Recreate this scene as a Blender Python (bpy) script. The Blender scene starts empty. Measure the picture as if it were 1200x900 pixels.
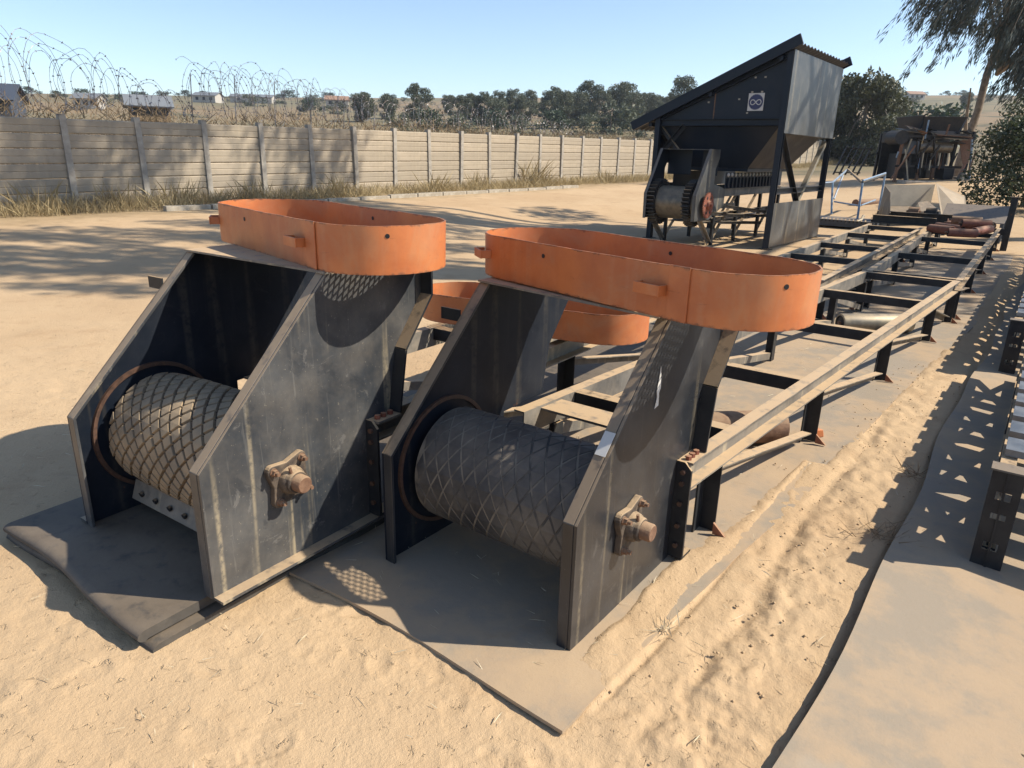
import bpy, math, random
import numpy as np
from mathutils import Vector, Matrix
random.seed(7); RNG = np.random.default_rng(11)
SC = bpy.context.scene
COL = SC.collection
rad = math.radians

# ------------------------------------------------------------------ camera
PITCH, ROLL, FPX = 0.318, 0.025, 819.0
fw = Vector((0, math.cos(PITCH), -math.sin(PITCH)))
up0 = Vector((0, math.sin(PITCH), math.cos(PITCH)))
rt0 = Vector((1, 0, 0))
cr, sr = math.cos(ROLL), math.sin(ROLL)
rt = rt0 * cr + up0 * sr
up = up0 * cr - rt0 * sr
cd = bpy.data.cameras.new('camera'); cam = bpy.data.objects.new('camera', cd); COL.objects.link(cam)
cam.matrix_world = Matrix(((rt.x, up.x, -fw.x, 0), (rt.y, up.y, -fw.y, 0), (rt.z, up.z, -fw.z, 1.6), (0, 0, 0, 1)))
cd.sensor_width = 36.0; cd.lens = 36.0 * FPX / 1200.0
cd.clip_start = 0.05; cd.clip_end = 6000
SC.camera = cam
# ------------------------------------------------------------------ sky and sun
SUN_EL = rad(43.0)
sun_h = Vector((1.0, -0.05, 0)).normalized()
sun_dir = Vector((sun_h.x * math.cos(SUN_EL), sun_h.y * math.cos(SUN_EL), math.sin(SUN_EL)))
world = bpy.data.worlds.new('World'); SC.world = world; world.use_nodes = True
wn = world.node_tree; bg = wn.nodes['Background']
sky = wn.nodes.new('ShaderNodeTexSky'); sky.sky_type = 'NISHITA'; sky.sun_disc = False
sky.sun_elevation = SUN_EL; sky.sun_rotation = rad(93.0)
sky.altitude = 1200; sky.air_density = 1.0; sky.dust_density = 0.8; sky.ozone_density = 1.6
wn.links.new(sky.outputs[0], bg.inputs[0]); bg.inputs[1].default_value = 0.135
sl = bpy.data.lights.new('sun', 'SUN'); sl.energy = 5.0; sl.angle = rad(0.53); sl.color = (1.0, 0.92, 0.79)
sun = bpy.data.objects.new('sun', sl); COL.objects.link(sun); sun.location = (30, 0, 40)
sun.rotation_euler = (-sun_dir).to_track_quat('-Z', 'Y').to_euler()
SC.view_settings.view_transform = 'Standard'; SC.view_settings.look = 'None'
SC.view_settings.gamma = 1.0; SC.view_settings.exposure = 0.60
SC.view_settings.use_curve_mapping = False
SC.render.resolution_x = 1024; SC.render.resolution_y = 768
SC.render.engine = 'CYCLES'

# ------------------------------------------------------------------ placement frames
BX, BY, BA = -0.501, 2.498, 0.640      # conveyor nearest the camera: x = across (right), y = along (away)
AX, AY, AA = -1.771, 2.592, 0.593      # conveyor to its left
HX, HY, HA = 4.735, 13.41, 0.660       # hopper
def frame(x, y, a):
    s, c = math.sin(a), math.cos(a)
    return lambda u, v, z=0.0: Vector((x + u * c + v * s, y - u * s + v * c, z))
BF = frame(BX, BY, BA)                  # BF(across, along, z) -> world

# ------------------------------------------------------------------ mesh helper
class MB:
    def __init__(s): s.v = []; s.f = []
    def add(s, vs, fs):
        o = len(s.v); s.v += [tuple(p) for p in vs]; s.f += [tuple(i + o for i in f) for f in fs]; return s
    def box(s, a, b):
        x0, y0, z0 = a; x1, y1, z1 = b
        return s.add([(x0,y0,z0),(x1,y0,z0),(x1,y1,z0),(x0,y1,z0),(x0,y0,z1),(x1,y0,z1),(x1,y1,z1),(x0,y1,z1)],
                     [(3,2,1,0),(4,5,6,7),(0,1,5,4),(1,2,6,5),(2,3,7,6),(3,0,4,7)])
    def beam(s, p, q, w, h, upv=(0,0,1), ow=0.0, oh=0.0):
        p = Vector(p); q = Vector(q); d = (q - p).normalized(); u = Vector(upv)
        r = d.cross(u)
        if r.length < 1e-4: r = d.cross(Vector((0,1,0)))
        r.normalize(); u = r.cross(d)
        vs = []
        for e in (p, q):
            for a, b in ((-.5,-.5),(.5,-.5),(.5,.5),(-.5,.5)): vs.append(e + r * (a * w + ow) + u * (b * h + oh))
        return s.add(vs, [(0,1,2,3),(7,6,5,4),(0,4,5,1),(1,5,6,2),(2,6,7,3),(3,7,4,0)])
    def channel(s, p, q, w, h, t, side=1, upv=(0,0,1)):
        """C section; web on the inner side, flanges reach towards 'side' (right of travel = +1)"""
        s.beam(p, q, t, h, upv, ow=-side * (w / 2 - t / 2))
        s.beam(p, q, w - t, t, upv, ow=side * t / 2, oh=h / 2 - t / 2 - .0004)
        s.beam(p, q, w - t, t, upv, ow=side * t / 2, oh=-(h / 2 - t / 2 - .0004))
        return s
    def angle(s, p, q, w, t, upv=(0,0,1), side=1):
        s.beam(p, q, t, w, upv, ow=-side * (w / 2 - t / 2)); s.beam(p, q, w - t, t, upv, ow=side * t / 2, oh=w / 2 - t / 2)
        return s
    def cyl(s, p, q, r, n=16, r2=None, caps=True):
        p = Vector(p); q = Vector(q); d = (q - p).normalized(); r2 = r if r2 is None else r2
        a = d.cross(Vector((0,0,1)));
        if a.length < 1e-3: a = d.cross(Vector((0,1,0)))
        a.normalize(); b = d.cross(a); vs = []
        for i in range(n):
            t = 2 * math.pi * i / n; o = a * math.cos(t) + b * math.sin(t); vs.append(p + o * r); vs.append(q + o * r2)
        fs = [(2*i, 2*i+1, (2*i+3) % (2*n), (2*i+2) % (2*n)) for i in range(n)]
        if caps: fs += [tuple(range(0, 2*n, 2)), tuple(range(2*n-1, -1, -2))]
        return s.add(vs, fs)
    def lathe(s, p, axis, prof, n=24):
        """prof: list of (t along axis, radius)"""
        p = Vector(p); d = Vector(axis).normalized(); a = d.cross(Vector((0,0,1)))
        if a.length < 1e-3: a = d.cross(Vector((0,1,0)))
        a.normalize(); b = d.cross(a); vs = []; fs = []; m = len(prof)
        for i in range(n):
            t = 2*math.pi*i/n; o = a*math.cos(t) + b*math.sin(t)
            for (h, r) in prof: vs.append(p + d*h + o*r)
        for i in range(n):
            j = (i+1) % n
            for k in range(m-1): fs.append((i*m+k, i*m+k+1, j*m+k+1, j*m+k))
        return s.add(vs, fs)
    def tube(s, pts, r, n=6, closed=False):
        pts = [Vector(p) for p in pts]; m = len(pts); rs = r if isinstance(r, (list, tuple)) else [r]*m
        vs = []; fs = []; ref = Vector((.3,.2,1)).normalized()
        for i, p in enumerate(pts):
            d = (pts[min(i+1, m-1)] - pts[max(i-1, 0)]).normalized()
            a = d.cross(ref)
            if a.length < 1e-3: a = d.cross(Vector((1,0,0)))
            a.normalize(); b = d.cross(a)
            for k in range(n):
                t = 2*math.pi*k/n; vs.append(p + (a*math.cos(t) + b*math.sin(t))*rs[i])
        for i in range(m-1):
            for k in range(n): fs.append((i*n+k, i*n+(k+1)%n, (i+1)*n+(k+1)%n, (i+1)*n+k))
        fs.append(tuple(range(n-1, -1, -1))); fs.append(tuple(range((m-1)*n, m*n)))
        return s.add(vs, fs)
    def prism(s, poly, fn, t0, t1):
        """poly of 2D points, fn(a, b, t) -> 3D"""
        n = len(poly)
        vs = [fn(a, b, t0) for a, b in poly] + [fn(a, b, t1) for a, b in poly]
        return s.add(vs, [tuple(range(n-1, -1, -1)), tuple(range(n, 2*n))] + [(i, (i+1)%n, n+(i+1)%n, n+i) for i in range(n)])
    def mesh(s, name, mat, smooth=False):
        me = bpy.data.meshes.new(name); me.from_pydata(s.v, [], s.f); me.update()
        if mat: me.materials.append(mat)
        if smooth: me.polygons.foreach_set('use_smooth', [True]*len(me.polygons))
        return me
    def build(s, name, mat, parent=None, smooth=False, bevel=0.0):
        o = bpy.data.objects.new(name, s.mesh(name, mat, smooth)); COL.objects.link(o); o.parent = parent
        if smooth == 'auto' or (smooth and bevel == 0.0):
            try: o.data.set_sharp_from_angle(angle=rad(40))
            except Exception: pass
        if bevel:
            md = o.modifiers.new('bevel', 'BEVEL'); md.width = bevel; md.segments = 2; md.limit_method = 'ANGLE'; md.angle_limit = rad(50)
        return o
def raw_mesh(name, verts, faces, mat, smooth=False):
    """verts (n,3), faces (m,k) numpy"""
    me = bpy.data.meshes.new(name); nv, nf, k = len(verts), len(faces), faces.shape[1]
    me.vertices.add(nv); me.vertices.foreach_set('co', np.ascontiguousarray(verts, dtype=np.float32).ravel())
    me.loops.add(nf*k); me.loops.foreach_set('vertex_index', np.ascontiguousarray(faces, dtype=np.int32).ravel())
    me.polygons.add(nf); me.polygons.foreach_set('loop_start', np.arange(0, nf*k, k, dtype=np.int32))
    me.polygons.foreach_set('loop_total', np.full(nf, k, dtype=np.int32))
    if smooth: me.polygons.foreach_set('use_smooth', np.ones(nf, dtype=bool))
    me.update(calc_edges=True)
    if mat: me.materials.append(mat)
    return me
def obj(name, me, parent=None):
    o = bpy.data.objects.new(name, me); COL.objects.link(o); o.parent = parent; return o
def tag(o, label=None, cat=None, group=None, kind=None):
    if label: o['label'] = label
    if cat: o['category'] = cat
    if group: o['group'] = group
    if kind: o['kind'] = kind
    return o
def thing(name, label, cat, loc=(0,0,0), rz=0.0, group=None):
    o = bpy.data.objects.new(name, None); COL.objects.link(o); o.location = loc; o.rotation_euler = (0,0,rz)
    o.empty_display_size = .2
    return tag(o, label, cat, group)
def copy_tree(o, parent=None):
    c = o.copy(); COL.objects.link(c); c.parent = parent
    for ch in list(o.children): copy_tree(ch, c)
    return c

# ------------------------------------------------------------------ materials
SAND = (0.46, 0.325, 0.19)
HAZE = 0.00032
def nd(nt, typ, **kw):
    n = nt.nodes.new(typ)
    for k, v in kw.items(): setattr(n, k, v)
    return n
def mathn(nt, op, a, b=None, c=None, clamp=False):
    n = nd(nt, 'ShaderNodeMath', operation=op); n.use_clamp = clamp
    for i, x in enumerate((a, b, c)):
        if x is None: continue
        if isinstance(x, (int, float)): n.inputs[i].default_value = x
        else: nt.links.new(x, n.inputs[i])
    return n.outputs[0]
def noise(nt, co, scale, detail=4, rough=.55, dist=0.0, vscale=None):
    if vscale:
        m = nd(nt, 'ShaderNodeMapping'); m.inputs['Scale'].default_value = vscale; nt.links.new(co, m.inputs[0]); co = m.outputs[0]
    n = nd(nt, 'ShaderNodeTexNoise'); nt.links.new(co, n.inputs['Vector'])
    n.inputs['Scale'].default_value = scale; n.inputs['Detail'].default_value = detail; n.inputs['Roughness'].default_value = rough; n.inputs['Distortion'].default_value = dist
    return n.outputs[0]
def ramp(nt, x, lo, hi):
    n = nd(nt, 'ShaderNodeMapRange'); n.clamp = True; n.interpolation_type = 'SMOOTHSTEP'
    nt.links.new(x, n.inputs[0]); n.inputs[1].default_value = lo; n.inputs[2].default_value = hi
    return n.outputs[0]
def mix(nt, f, a, b):
    n = nd(nt, 'ShaderNodeMix', data_type='RGBA')
    for inp, x in ((n.inputs[0], f), (n.inputs[6], a), (n.inputs[7], b)):
        if isinstance(x, (int, float)): inp.default_value = x
        elif isinstance(x, tuple): inp.default_value = (*x, 1)
        else: nt.links.new(x, inp)
    return n.outputs[2]
MATS = {}
def mat(name, base, rough=.6, metal=0.0, var=None, vscale=8.0, dust=0.0, film=0.0, streak=0.0, rust=0.0, bump=.15, bscale=60.0, coord='Object', spec=.5, dustcol=SAND, trans=0.0):
    m = bpy.data.materials.new(name); m.use_nodes = True; nt = m.node_tree; b = nt.nodes['Principled BSDF']
    tc = nd(nt, 'ShaderNodeTexCoord').outputs[coord]
    col = base; rg = rough
    big = noise(nt, tc, vscale, 4, .6)
    if var: col = mix(nt, ramp(nt, big, .35, .65), base, var)
    if rust:
        rn = noise(nt, tc, 5.0, 8, .7, .3); col = mix(nt, ramp(nt, rn, .72 - .3*rust, .80 - .25*rust), col, (.16, .06, .025))
    if film:
        fn = noise(nt, tc, 3.2, 6, .65); fn2 = noise(nt, tc, 38.0, 4, .7)
        fm = mathn(nt, 'MULTIPLY', ramp(nt, fn, .25, .75), mathn(nt, 'ADD', mathn(nt, 'MULTIPLY', fn2, .8), .5))
        col = mix(nt, mathn(nt, 'MULTIPLY', fm, film, clamp=True), col, (.40, .335, .25))
    if streak:
        s1 = noise(nt, tc, 1.0, 3, .6, 0.2, (9, 9, .35)); s2 = noise(nt, tc, 30.0, 3, .7)
        sm = mathn(nt, 'MULTIPLY', ramp(nt, s1, .55, .66), ramp(nt, s2, .25, .6))
        col = mix(nt, mathn(nt, 'MULTIPLY', sm, streak), col, (.50, .41, .26))
        s3 = noise(nt, tc, 1.0, 4, .7, 0.4, (40, 40, 2.0))
        col = mix(nt, mathn(nt, 'MULTIPLY', ramp(nt, s3, .60, .67), streak * .2), col, (.34, .32, .28))
        ch = noise(nt, tc, 7.0, 6, .75, .5); col = mix(nt, mathn(nt, 'MULTIPLY', ramp(nt, ch, .60, .63), streak * .55), col, (.20, .19, .175))
        ck = noise(nt, tc, 4.0, 5, .7, .8); col = mix(nt, mathn(nt, 'MULTIPLY', ramp(nt, ck, .60, .66), streak * .6), col, (.022, .026, .032))
        sk = noise(nt, tc, 110.0, 2, .5); col = mix(nt, mathn(nt, 'MULTIPLY', ramp(nt, sk, .70, .74), streak * .5), col, (.42, .37, .28))
    if dust:
        g = nd(nt, 'ShaderNodeNewGeometry'); sx = nd(nt, 'ShaderNodeSeparateXYZ'); nt.links.new(g.outputs['True Normal'], sx.inputs[0])
        dn = noise(nt, tc, 14.0, 5, .65)
        dm = mathn(nt, 'MULTIPLY', ramp(nt, sx.outputs[2], .25, .85), mathn(nt, 'MULTIPLY', ramp(nt, dn, .22, .5), dust))
        col = mix(nt, dm, col, dustcol)
        rg = mathn(nt, 'ADD', mathn(nt, 'MULTIPLY', dm, .9 - rough), rough)
    if isinstance(col, tuple): b.inputs['Base Color'].default_value = (*col, 1)
    else: nt.links.new(col, b.inputs['Base Color'])
    rn2 = mathn(nt, 'ADD', rg, mathn(nt, 'MULTIPLY', mathn(nt, 'SUBTRACT', big, .5), .35), clamp=True)
    nt.links.new(rn2, b.inputs['Roughness'])
    b.inputs['Metallic'].default_value = metal; b.inputs['Specular IOR Level'].default_value = spec
    if bump:
        bn = noise(nt, tc, bscale, 5, .6); bp = nd(nt, 'ShaderNodeBump'); bp.inputs['Strength'].default_value = bump; bp.inputs['Distance'].default_value = .004
        nt.links.new(bn, bp.inputs['Height']); nt.links.new(bp.outputs[0], b.inputs['Normal'])
    if trans:
        tr = nd(nt, 'ShaderNodeBsdfTranslucent'); mx = nd(nt, 'ShaderNodeMixShader'); mx.inputs[0].default_value = trans
        if isinstance(col, tuple): tr.inputs[0].default_value = (*[c * 1.3 for c in col], 1)
        else: nt.links.new(col, tr.inputs[0])
        nt.links.new(b.outputs[0], mx.inputs[1]); nt.links.new(tr.outputs[0], mx.inputs[2])
        nt.links.new(mx.outputs[0], nt.nodes['Material Output'].inputs['Surface'])
    MATS[name] = m; return m
M_PLATE_A = mat('dusty_black_plate', (.024,.030,.038), .38, var=(.062,.067,.072), vscale=3, film=.22, streak=.6, rust=.12, dust=.75, bump=.10, bscale=25)
M_PLATE_B = mat('black_plate', (.013,.016,.021), .34, var=(.034,.036,.040), vscale=3, film=.05, streak=.25, rust=.14, dust=.6, bump=.08, bscale=25)
M_PLATE_SHADE = mat('shade_toned_black_plate', (.006,.010,.018), .45, var=(.013,.017,.025), vscale=4, film=.02, streak=.06, rust=.22, dust=.6, bump=.08, bscale=25, spec=.15)  # left plates: the same black plate, its shade put into a darker navy
M_STEEL = mat('black_painted_steel', (.012,.015,.020), .45, var=(.026,.028,.030), film=.02, dust=.92, rust=.15, bump=.12, spec=.22)
M_RAIL = mat('sandy_black_channel', (.050,.052,.054), .5, var=(.12,.115,.105), vscale=5, film=.55, dust=.97, rust=.12, streak=.5, bump=.12)
M_DARK = mat('dark_old_steel', (.012,.014,.018), .5, var=(.028,.027,.026), film=.01, dust=.35, rust=.30, bump=.15, spec=.25)
M_HOPPER = mat('blue_black_paint', (.010,.016,.026), .42, var=(.016,.022,.031), vscale=2.5, dust=.2, bump=.06, spec=.22)
M_SHEET = mat('weathered_sheet_steel', (.036,.041,.045), .40, metal=.2, var=(.070,.077,.082), vscale=2.2, film=.13, streak=.3, dust=.4, bump=.06)
M_ORANGE = mat('orange_paint', (.54,.165,.045), .45, var=(.44,.120,.032), vscale=5, film=.08, rust=.16, streak=.10, dust=.35, bump=.10, bscale=30)
def wear_edges(m, hgt):
    """paint rubbed and rusted along the top and bottom rims, scratches on the face"""
    nt = m.node_tree; b = nt.nodes['Principled BSDF']; lk = [l for l in nt.links if l.to_socket == b.inputs['Base Color']][0]; col = lk.from_socket
    tc = nd(nt, 'ShaderNodeTexCoord').outputs['Object']; sp = nd(nt, 'ShaderNodeSeparateXYZ'); nt.links.new(tc, sp.inputs[0])
    n = noise(nt, tc, 24, 5, .7); z = mathn(nt, 'ADD', sp.outputs[2], mathn(nt, 'MULTIPLY', mathn(nt, 'SUBTRACT', n, .5), .045))
    e = mathn(nt, 'MAXIMUM', ramp(nt, z, hgt-.006, hgt+.004), ramp(nt, mathn(nt, 'MULTIPLY', z, -1.0), -.008, .004))
    col = mix(nt, mathn(nt, 'MULTIPLY', e, .85), col, (.14,.055,.028))
    sc = noise(nt, tc, 1.0, 5, .75, .3, (9, 9, 60)); col = mix(nt, mathn(nt, 'MULTIPLY', ramp(nt, sc, .63, .68), .45), col, (.27,.085,.035))
    d = noise(nt, tc, 2.4, 6, .7, .6); col = mix(nt, mathn(nt, 'MULTIPLY', ramp(nt, d, .50, .72), .38), col, (.42,.25,.13))
    nt.links.new(col, b.inputs['Base Color'])
wear_edges(M_ORANGE, .176)
M_RUST = mat('brown_rust', (.12,.056,.030), .8, var=(.19,.10,.056), vscale=22, dust=.4, film=.10, bump=.5, bscale=80)
M_REDRUST = mat('red_oxide_steel', (.17,.048,.026), .7, var=(.24,.08,.045), vscale=18, dust=.35, bump=.3)
M_OLDRED = mat('faded_red_oxide', (.30,.115,.055), .8, var=(.22,.085,.045), vscale=20, dust=.4, bump=.3)
M_OLDBOLT = mat('dark_rusty_bolt', (.055,.030,.020), .7, var=(.10,.05,.03), vscale=40, bump=.2)
M_BEARING = mat('dusty_bearing_casting', (.050,.038,.030), .75, var=(.12,.088,.060), vscale=24, dust=.75, rust=.4, bump=.5, bscale=90)
M_LAG_A = mat('sandy_rubber_blocks', (.20,.155,.105), .85, var=(.35,.255,.155), vscale=5, spec=.2, film=.22, streak=.2, dust=.12, bump=.25)
M_CORE_A = mat('dark_brown_groove', (.045,.030,.020), .9, var=(.11,.07,.04), vscale=18, bump=.3)  # dark brown core, darker than the blocks around the grooves
M_LAG_B = mat('black_rubber', (.020,.021,.025), .55, var=(.046,.046,.046), vscale=4, spec=.35, film=.34, dust=.08, bump=.25)
M_CORE_B = mat('dusty_groove', (.21,.175,.13), .9, var=(.055,.05,.045), vscale=6, bump=.3)
M_MAT_A = mat('old_rubber_belt', (.022,.022,.022), .7, var=(.050,.045,.040), vscale=5, film=.13, dust=.18, bump=.35, bscale=35)
M_GALV = mat('bare_steel_tube', (.24,.22,.18), .45, metal=.5, var=(.34,.30,.22), vscale=12, dust=.35, bump=.1)
M_OLDDRUM = mat('brown_worn_drum', (.10,.088,.07), .45, metal=.4, var=(.17,.145,.105), vscale=9, dust=.3, bump=.1)
M_ROOF = mat('dark_roof_sheet', (.020,.022,.026), .5, var=(.04,.04,.042), bump=.1)
M_SLAT = mat('grey_slat_steel', (.10,.11,.12), .4, metal=.4, var=(.19,.20,.21), vscale=8, film=.15, bump=.1)
M_WHITE = mat('white_paper', (.52,.50,.46), .9, bump=0)
M_CONC = mat('precast_concrete', (.40,.325,.235), .9, var=(.31,.255,.19), vscale=1.4, film=.0, streak=.22, bump=.35, bscale=25)
M_POST = mat('concrete_post', (.36,.325,.27), .9, var=(.27,.24,.20), vscale=5, bump=.35, bscale=25)
M_KERB = mat('pale_concrete', (.40,.36,.29), .9, var=(.30,.26,.20), bump=.3)
M_WIRE = mat('razor_wire_steel', (.30,.29,.29), .5, metal=.4, var=(.13,.09,.07), bump=0)
M_PIPE = mat('pale_blue_pipe_paint', (.12,.21,.33), .45, var=(.24,.33,.43), dust=.2, bump=.05)
M_DECK = mat('blue_black_deck', (.03,.045,.06), .5, var=(.05,.06,.075), dust=.35)
M_PALE = mat('tan_sheet', (.34,.30,.235), .6, var=(.26,.235,.19), vscale=3, dust=.5, film=.2, bump=.05)  # even tan tone for the chute sheets and panel clips
def mat_belt():
    """flat rubber belt, most of it under a skin of blown sand"""
    m = bpy.data.materials.new('sand_covered_belt'); m.use_nodes = True; nt = m.node_tree; b = nt.nodes['Principled BSDF']
    tc = nd(nt, 'ShaderNodeTexCoord').outputs['Object']
    n1 = noise(nt, tc, 1.6, 6, .6, .3); n2 = noise(nt, tc, 9.0, 6, .65); n3 = noise(nt, tc, 160.0, 3, .6)
    f = mathn(nt, 'ADD', mathn(nt, 'MULTIPLY', n1, .7), mathn(nt, 'MULTIPLY', n2, .3))
    c = mix(nt, ramp(nt, f, .42, .56), (.270,.220,.160), (.36,.262,.165))
    c = mix(nt, mathn(nt, 'MULTIPLY', ramp(nt, n1, .55, .70), .6), c, (.42,.298,.175))
    c = mix(nt, mathn(nt, 'MULTIPLY', ramp(nt, n2, .60, .78), .5), c, (.30,.25,.185))
    c = mix(nt, mathn(nt, 'MULTIPLY', ramp(nt, noise(nt, tc, 120, 3, .6), .66, .74), .4), c, (.17,.125,.08)); c = mix(nt, mathn(nt, 'MULTIPLY', ramp(nt, noise(nt, tc, 1.3, 5, .65, .8, (1, .22, 1)), .56, .70), .5), c, (.27,.18,.10))
    c = mix(nt, mathn(nt, 'MULTIPLY', ramp(nt, noise(nt, tc, .9, 4, .6, .5), .64, .72), .40), c, (.28,.265,.225))
    c = mix(nt, mathn(nt, 'MULTIPLY', ramp(nt, noise(nt, tc, 2.2, 7, .7, 1.0), .60, .74), .45), c, (.33,.215,.115))
    nt.links.new(c, b.inputs['Base Color']); b.inputs['Roughness'].default_value = .85
    bp = nd(nt, 'ShaderNodeBump'); bp.inputs['Strength'].default_value = .5; bp.inputs['Distance'].default_value = .006
    nt.links.new(mathn(nt, 'ADD', n2, mathn(nt, 'MULTIPLY', n3, .2)), bp.inputs['Height']); nt.links.new(bp.outputs[0], b.inputs['Normal'])
    return m
M_BELT = mat_belt()
def leaf_mat(name, c1, c2, trans=.25, rough=.55):
    m = bpy.data.materials.new(name); m.use_nodes = True; nt = m.node_tree; b = nt.nodes['Principled BSDF']
    g = nd(nt, 'ShaderNodeNewGeometry'); tc = nd(nt, 'ShaderNodeTexCoord').outputs['Object']
    f = mathn(nt, 'ADD', mathn(nt, 'MULTIPLY', g.outputs['Random Per Island'], .6), mathn(nt, 'MULTIPLY', ramp(nt, noise(nt, tc, .9, 3), .3, .7), .4))
    c = mix(nt, f, c1, c2)
    nt.links.new(c, b.inputs['Base Color']); b.inputs['Roughness'].default_value = rough
    tr = nd(nt, 'ShaderNodeBsdfTranslucent'); nt.links.new(c, tr.inputs[0]); mx = nd(nt, 'ShaderNodeMixShader'); mx.inputs[0].default_value = trans
    nt.links.new(b.outputs[0], mx.inputs[1]); nt.links.new(tr.outputs[0], mx.inputs[2]); nt.links.new(mx.outputs[0], nt.nodes['Material Output'].inputs['Surface'])
    return m
M_LEAF_EUC = leaf_mat('blue_green_long_leaves', (.040,.058,.056), (.120,.140,.115), .35)
M_LEAF_OLIVE = leaf_mat('olive_leaves', (.040,.048,.022), (.115,.112,.050))
M_LEAF_DARK = leaf_mat('dark_green_leaves', (.018,.032,.016), (.055,.080,.035))
M_LEAF_BUSH = leaf_mat('mixed_green_leaves', (.015,.028,.014), (.085,.105,.045))
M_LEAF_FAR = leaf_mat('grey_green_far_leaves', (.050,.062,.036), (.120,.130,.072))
M_GRASS = leaf_mat('dry_straw_grass', (.26,.195,.095), (.48,.385,.215), .3, .8)
M_BRUSH = leaf_mat('brown_dead_brush', (.13,.085,.045), (.33,.235,.13), .2, .8)
M_BARK = mat('grey_brown_bark', (.16,.125,.09), .9, var=(.26,.21,.16), vscale=6, bump=.6)
M_STRAW = leaf_mat('pale_straw', (.50,.41,.26), (.70,.62,.45), .2, .8)

# ------------------------------------------------------------------ ground
WP0 = np.array([-9.517, 15.469]); WD = np.array([.942, 1.238])       # wall: first post and step per bay (1.556 m)
def wall_z(k): return .30 + .018 * k + .024 * max(0.0, k - 17)
def vnoise(x, y, seed):
    xi = np.floor(x).astype(np.int64); yi = np.floor(y).astype(np.int64); xf = x - xi; yf = y - yi
    def h(a, b):
        n = (a * 374761393 + b * 668265263 + seed * 974711) & 0x7fffffff
        n = ((n ^ (n >> 13)) * 1274126177) & 0x7fffffff
        return ((n ^ (n >> 16)) & 0xffff) / 65535.0
    u = xf*xf*(3-2*xf); v = yf*yf*(3-2*yf)
    return (h(xi,yi)*(1-u)+h(xi+1,yi)*u)*(1-v) + (h(xi,yi+1)*(1-u)+h(xi+1,yi+1)*u)*v
def fbm(x, y, seed, o=4):
    r = 0; a = .5
    for i in range(o): r = r + a * (vnoise(x, y, seed+i) - .5); x = x*2.03; y = y*2.03; a *= .5
    return r
CP = []
for r_ in (1.0, 3.0, 6.0, 9.0):
    for a_ in range(-180, 180, 30): CP.append((r_*math.sin(rad(a_)), r_*math.cos(rad(a_)), 0.0))
for v_ in (11, 14, 17):
    for s_ in (-2.5, .5, 2.5): p_ = BF(s_, v_); CP.append((p_.x, p_.y, 0.0 if v_ < 15 else .06))
for k_ in (-6, -3, 0, 4, 8, 12, 17, 22, 28, 34, 40, 48, 56, 64): CP.append((*(WP0 + WD*k_), wall_z(k_)))
CP += [(15.9, 27.0, 1.02), (18.5, 27.5, 1.05), (14.4, 20.7, .52), (16.5, 17, .35), (30, 22, 1.0), (40, 50, 2.2)]
for r_, zs in ((70, (.5, .9, 1.8, 2.4, 2.6)), (150, (5.6, 6.0, 6.6, 7.4, 7.6)), (300, (14, 17.5, 20.5, 21, 20.5)), (600, (29, 36, 43, 45, 44)), (1200, (40, 45, 52, 56, 55))):
    for a_, z_ in zip((-38, -20, 0, 22, 36), zs):
        CP.append((r_*math.sin(rad(a_)), r_*math.cos(rad(a_)), z_))
for r_ in (60, 200, 600):
    for a_ in (70, 110, 150, 180, -150, -110, -70): CP.append((r_*math.sin(rad(a_)), r_*math.cos(rad(a_)), .01*r_))
CP = np.array(CP)
def lp(x, y):
    r = np.hypot(x, y) + 1.5; th = np.arctan2(x, y); L = np.log(r)
    return np.stack([L*1.0, np.sin(th)*1.6, np.cos(th)*1.6], -1)
_Q = lp(CP[:,0], CP[:,1])
def _phi(d): return d**1.5
_K = _phi(np.linalg.norm(_Q[:,None]-_Q[None], axis=-1)) + np.eye(len(_Q))*1e-4
_lv = np.arcsinh(CP[:,2]*4)
_wt = np.linalg.solve(_K, _lv)
def terrain(x, y):
    x = np.asarray(x, float); y = np.asarray(y, float); shp = x.shape; x = x.ravel(); y = y.ravel(); out = np.empty(len(x))
    for i in range(0, len(x), 20000):
        q = lp(x[i:i+20000], y[i:i+20000])
        out[i:i+20000] = np.sinh(_phi(np.linalg.norm(q[:,None]-_Q[None], axis=-1)) @ _wt) / 4
    r = np.hypot(x, y)
    flat = np.clip((r - 9.0) / 5.0, 0, 1); u_ = (x-BX)*math.cos(BA) - (y-BY)*math.sin(BA); v_ = (x-BX)*math.sin(BA) + (y-BY)*math.cos(BA)
    strip = np.clip((np.abs(u_ + .0) - 3.2)/2.0, 0, 1) + np.clip((v_ - 15.0)/4.0, 0, 1)
    hopz = np.clip((np.hypot(x-4.3, y-15.0) - 4.0)/3.0, 0, 1)
    m = flat * np.clip(strip, 0, 1) * hopz; m = m*m*(3-2*m)
    return (np.minimum(out, 62.0) * m).reshape(shp)
def tz(x, y): return float(terrain(np.array([x]), np.array([y]))[0])

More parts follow.
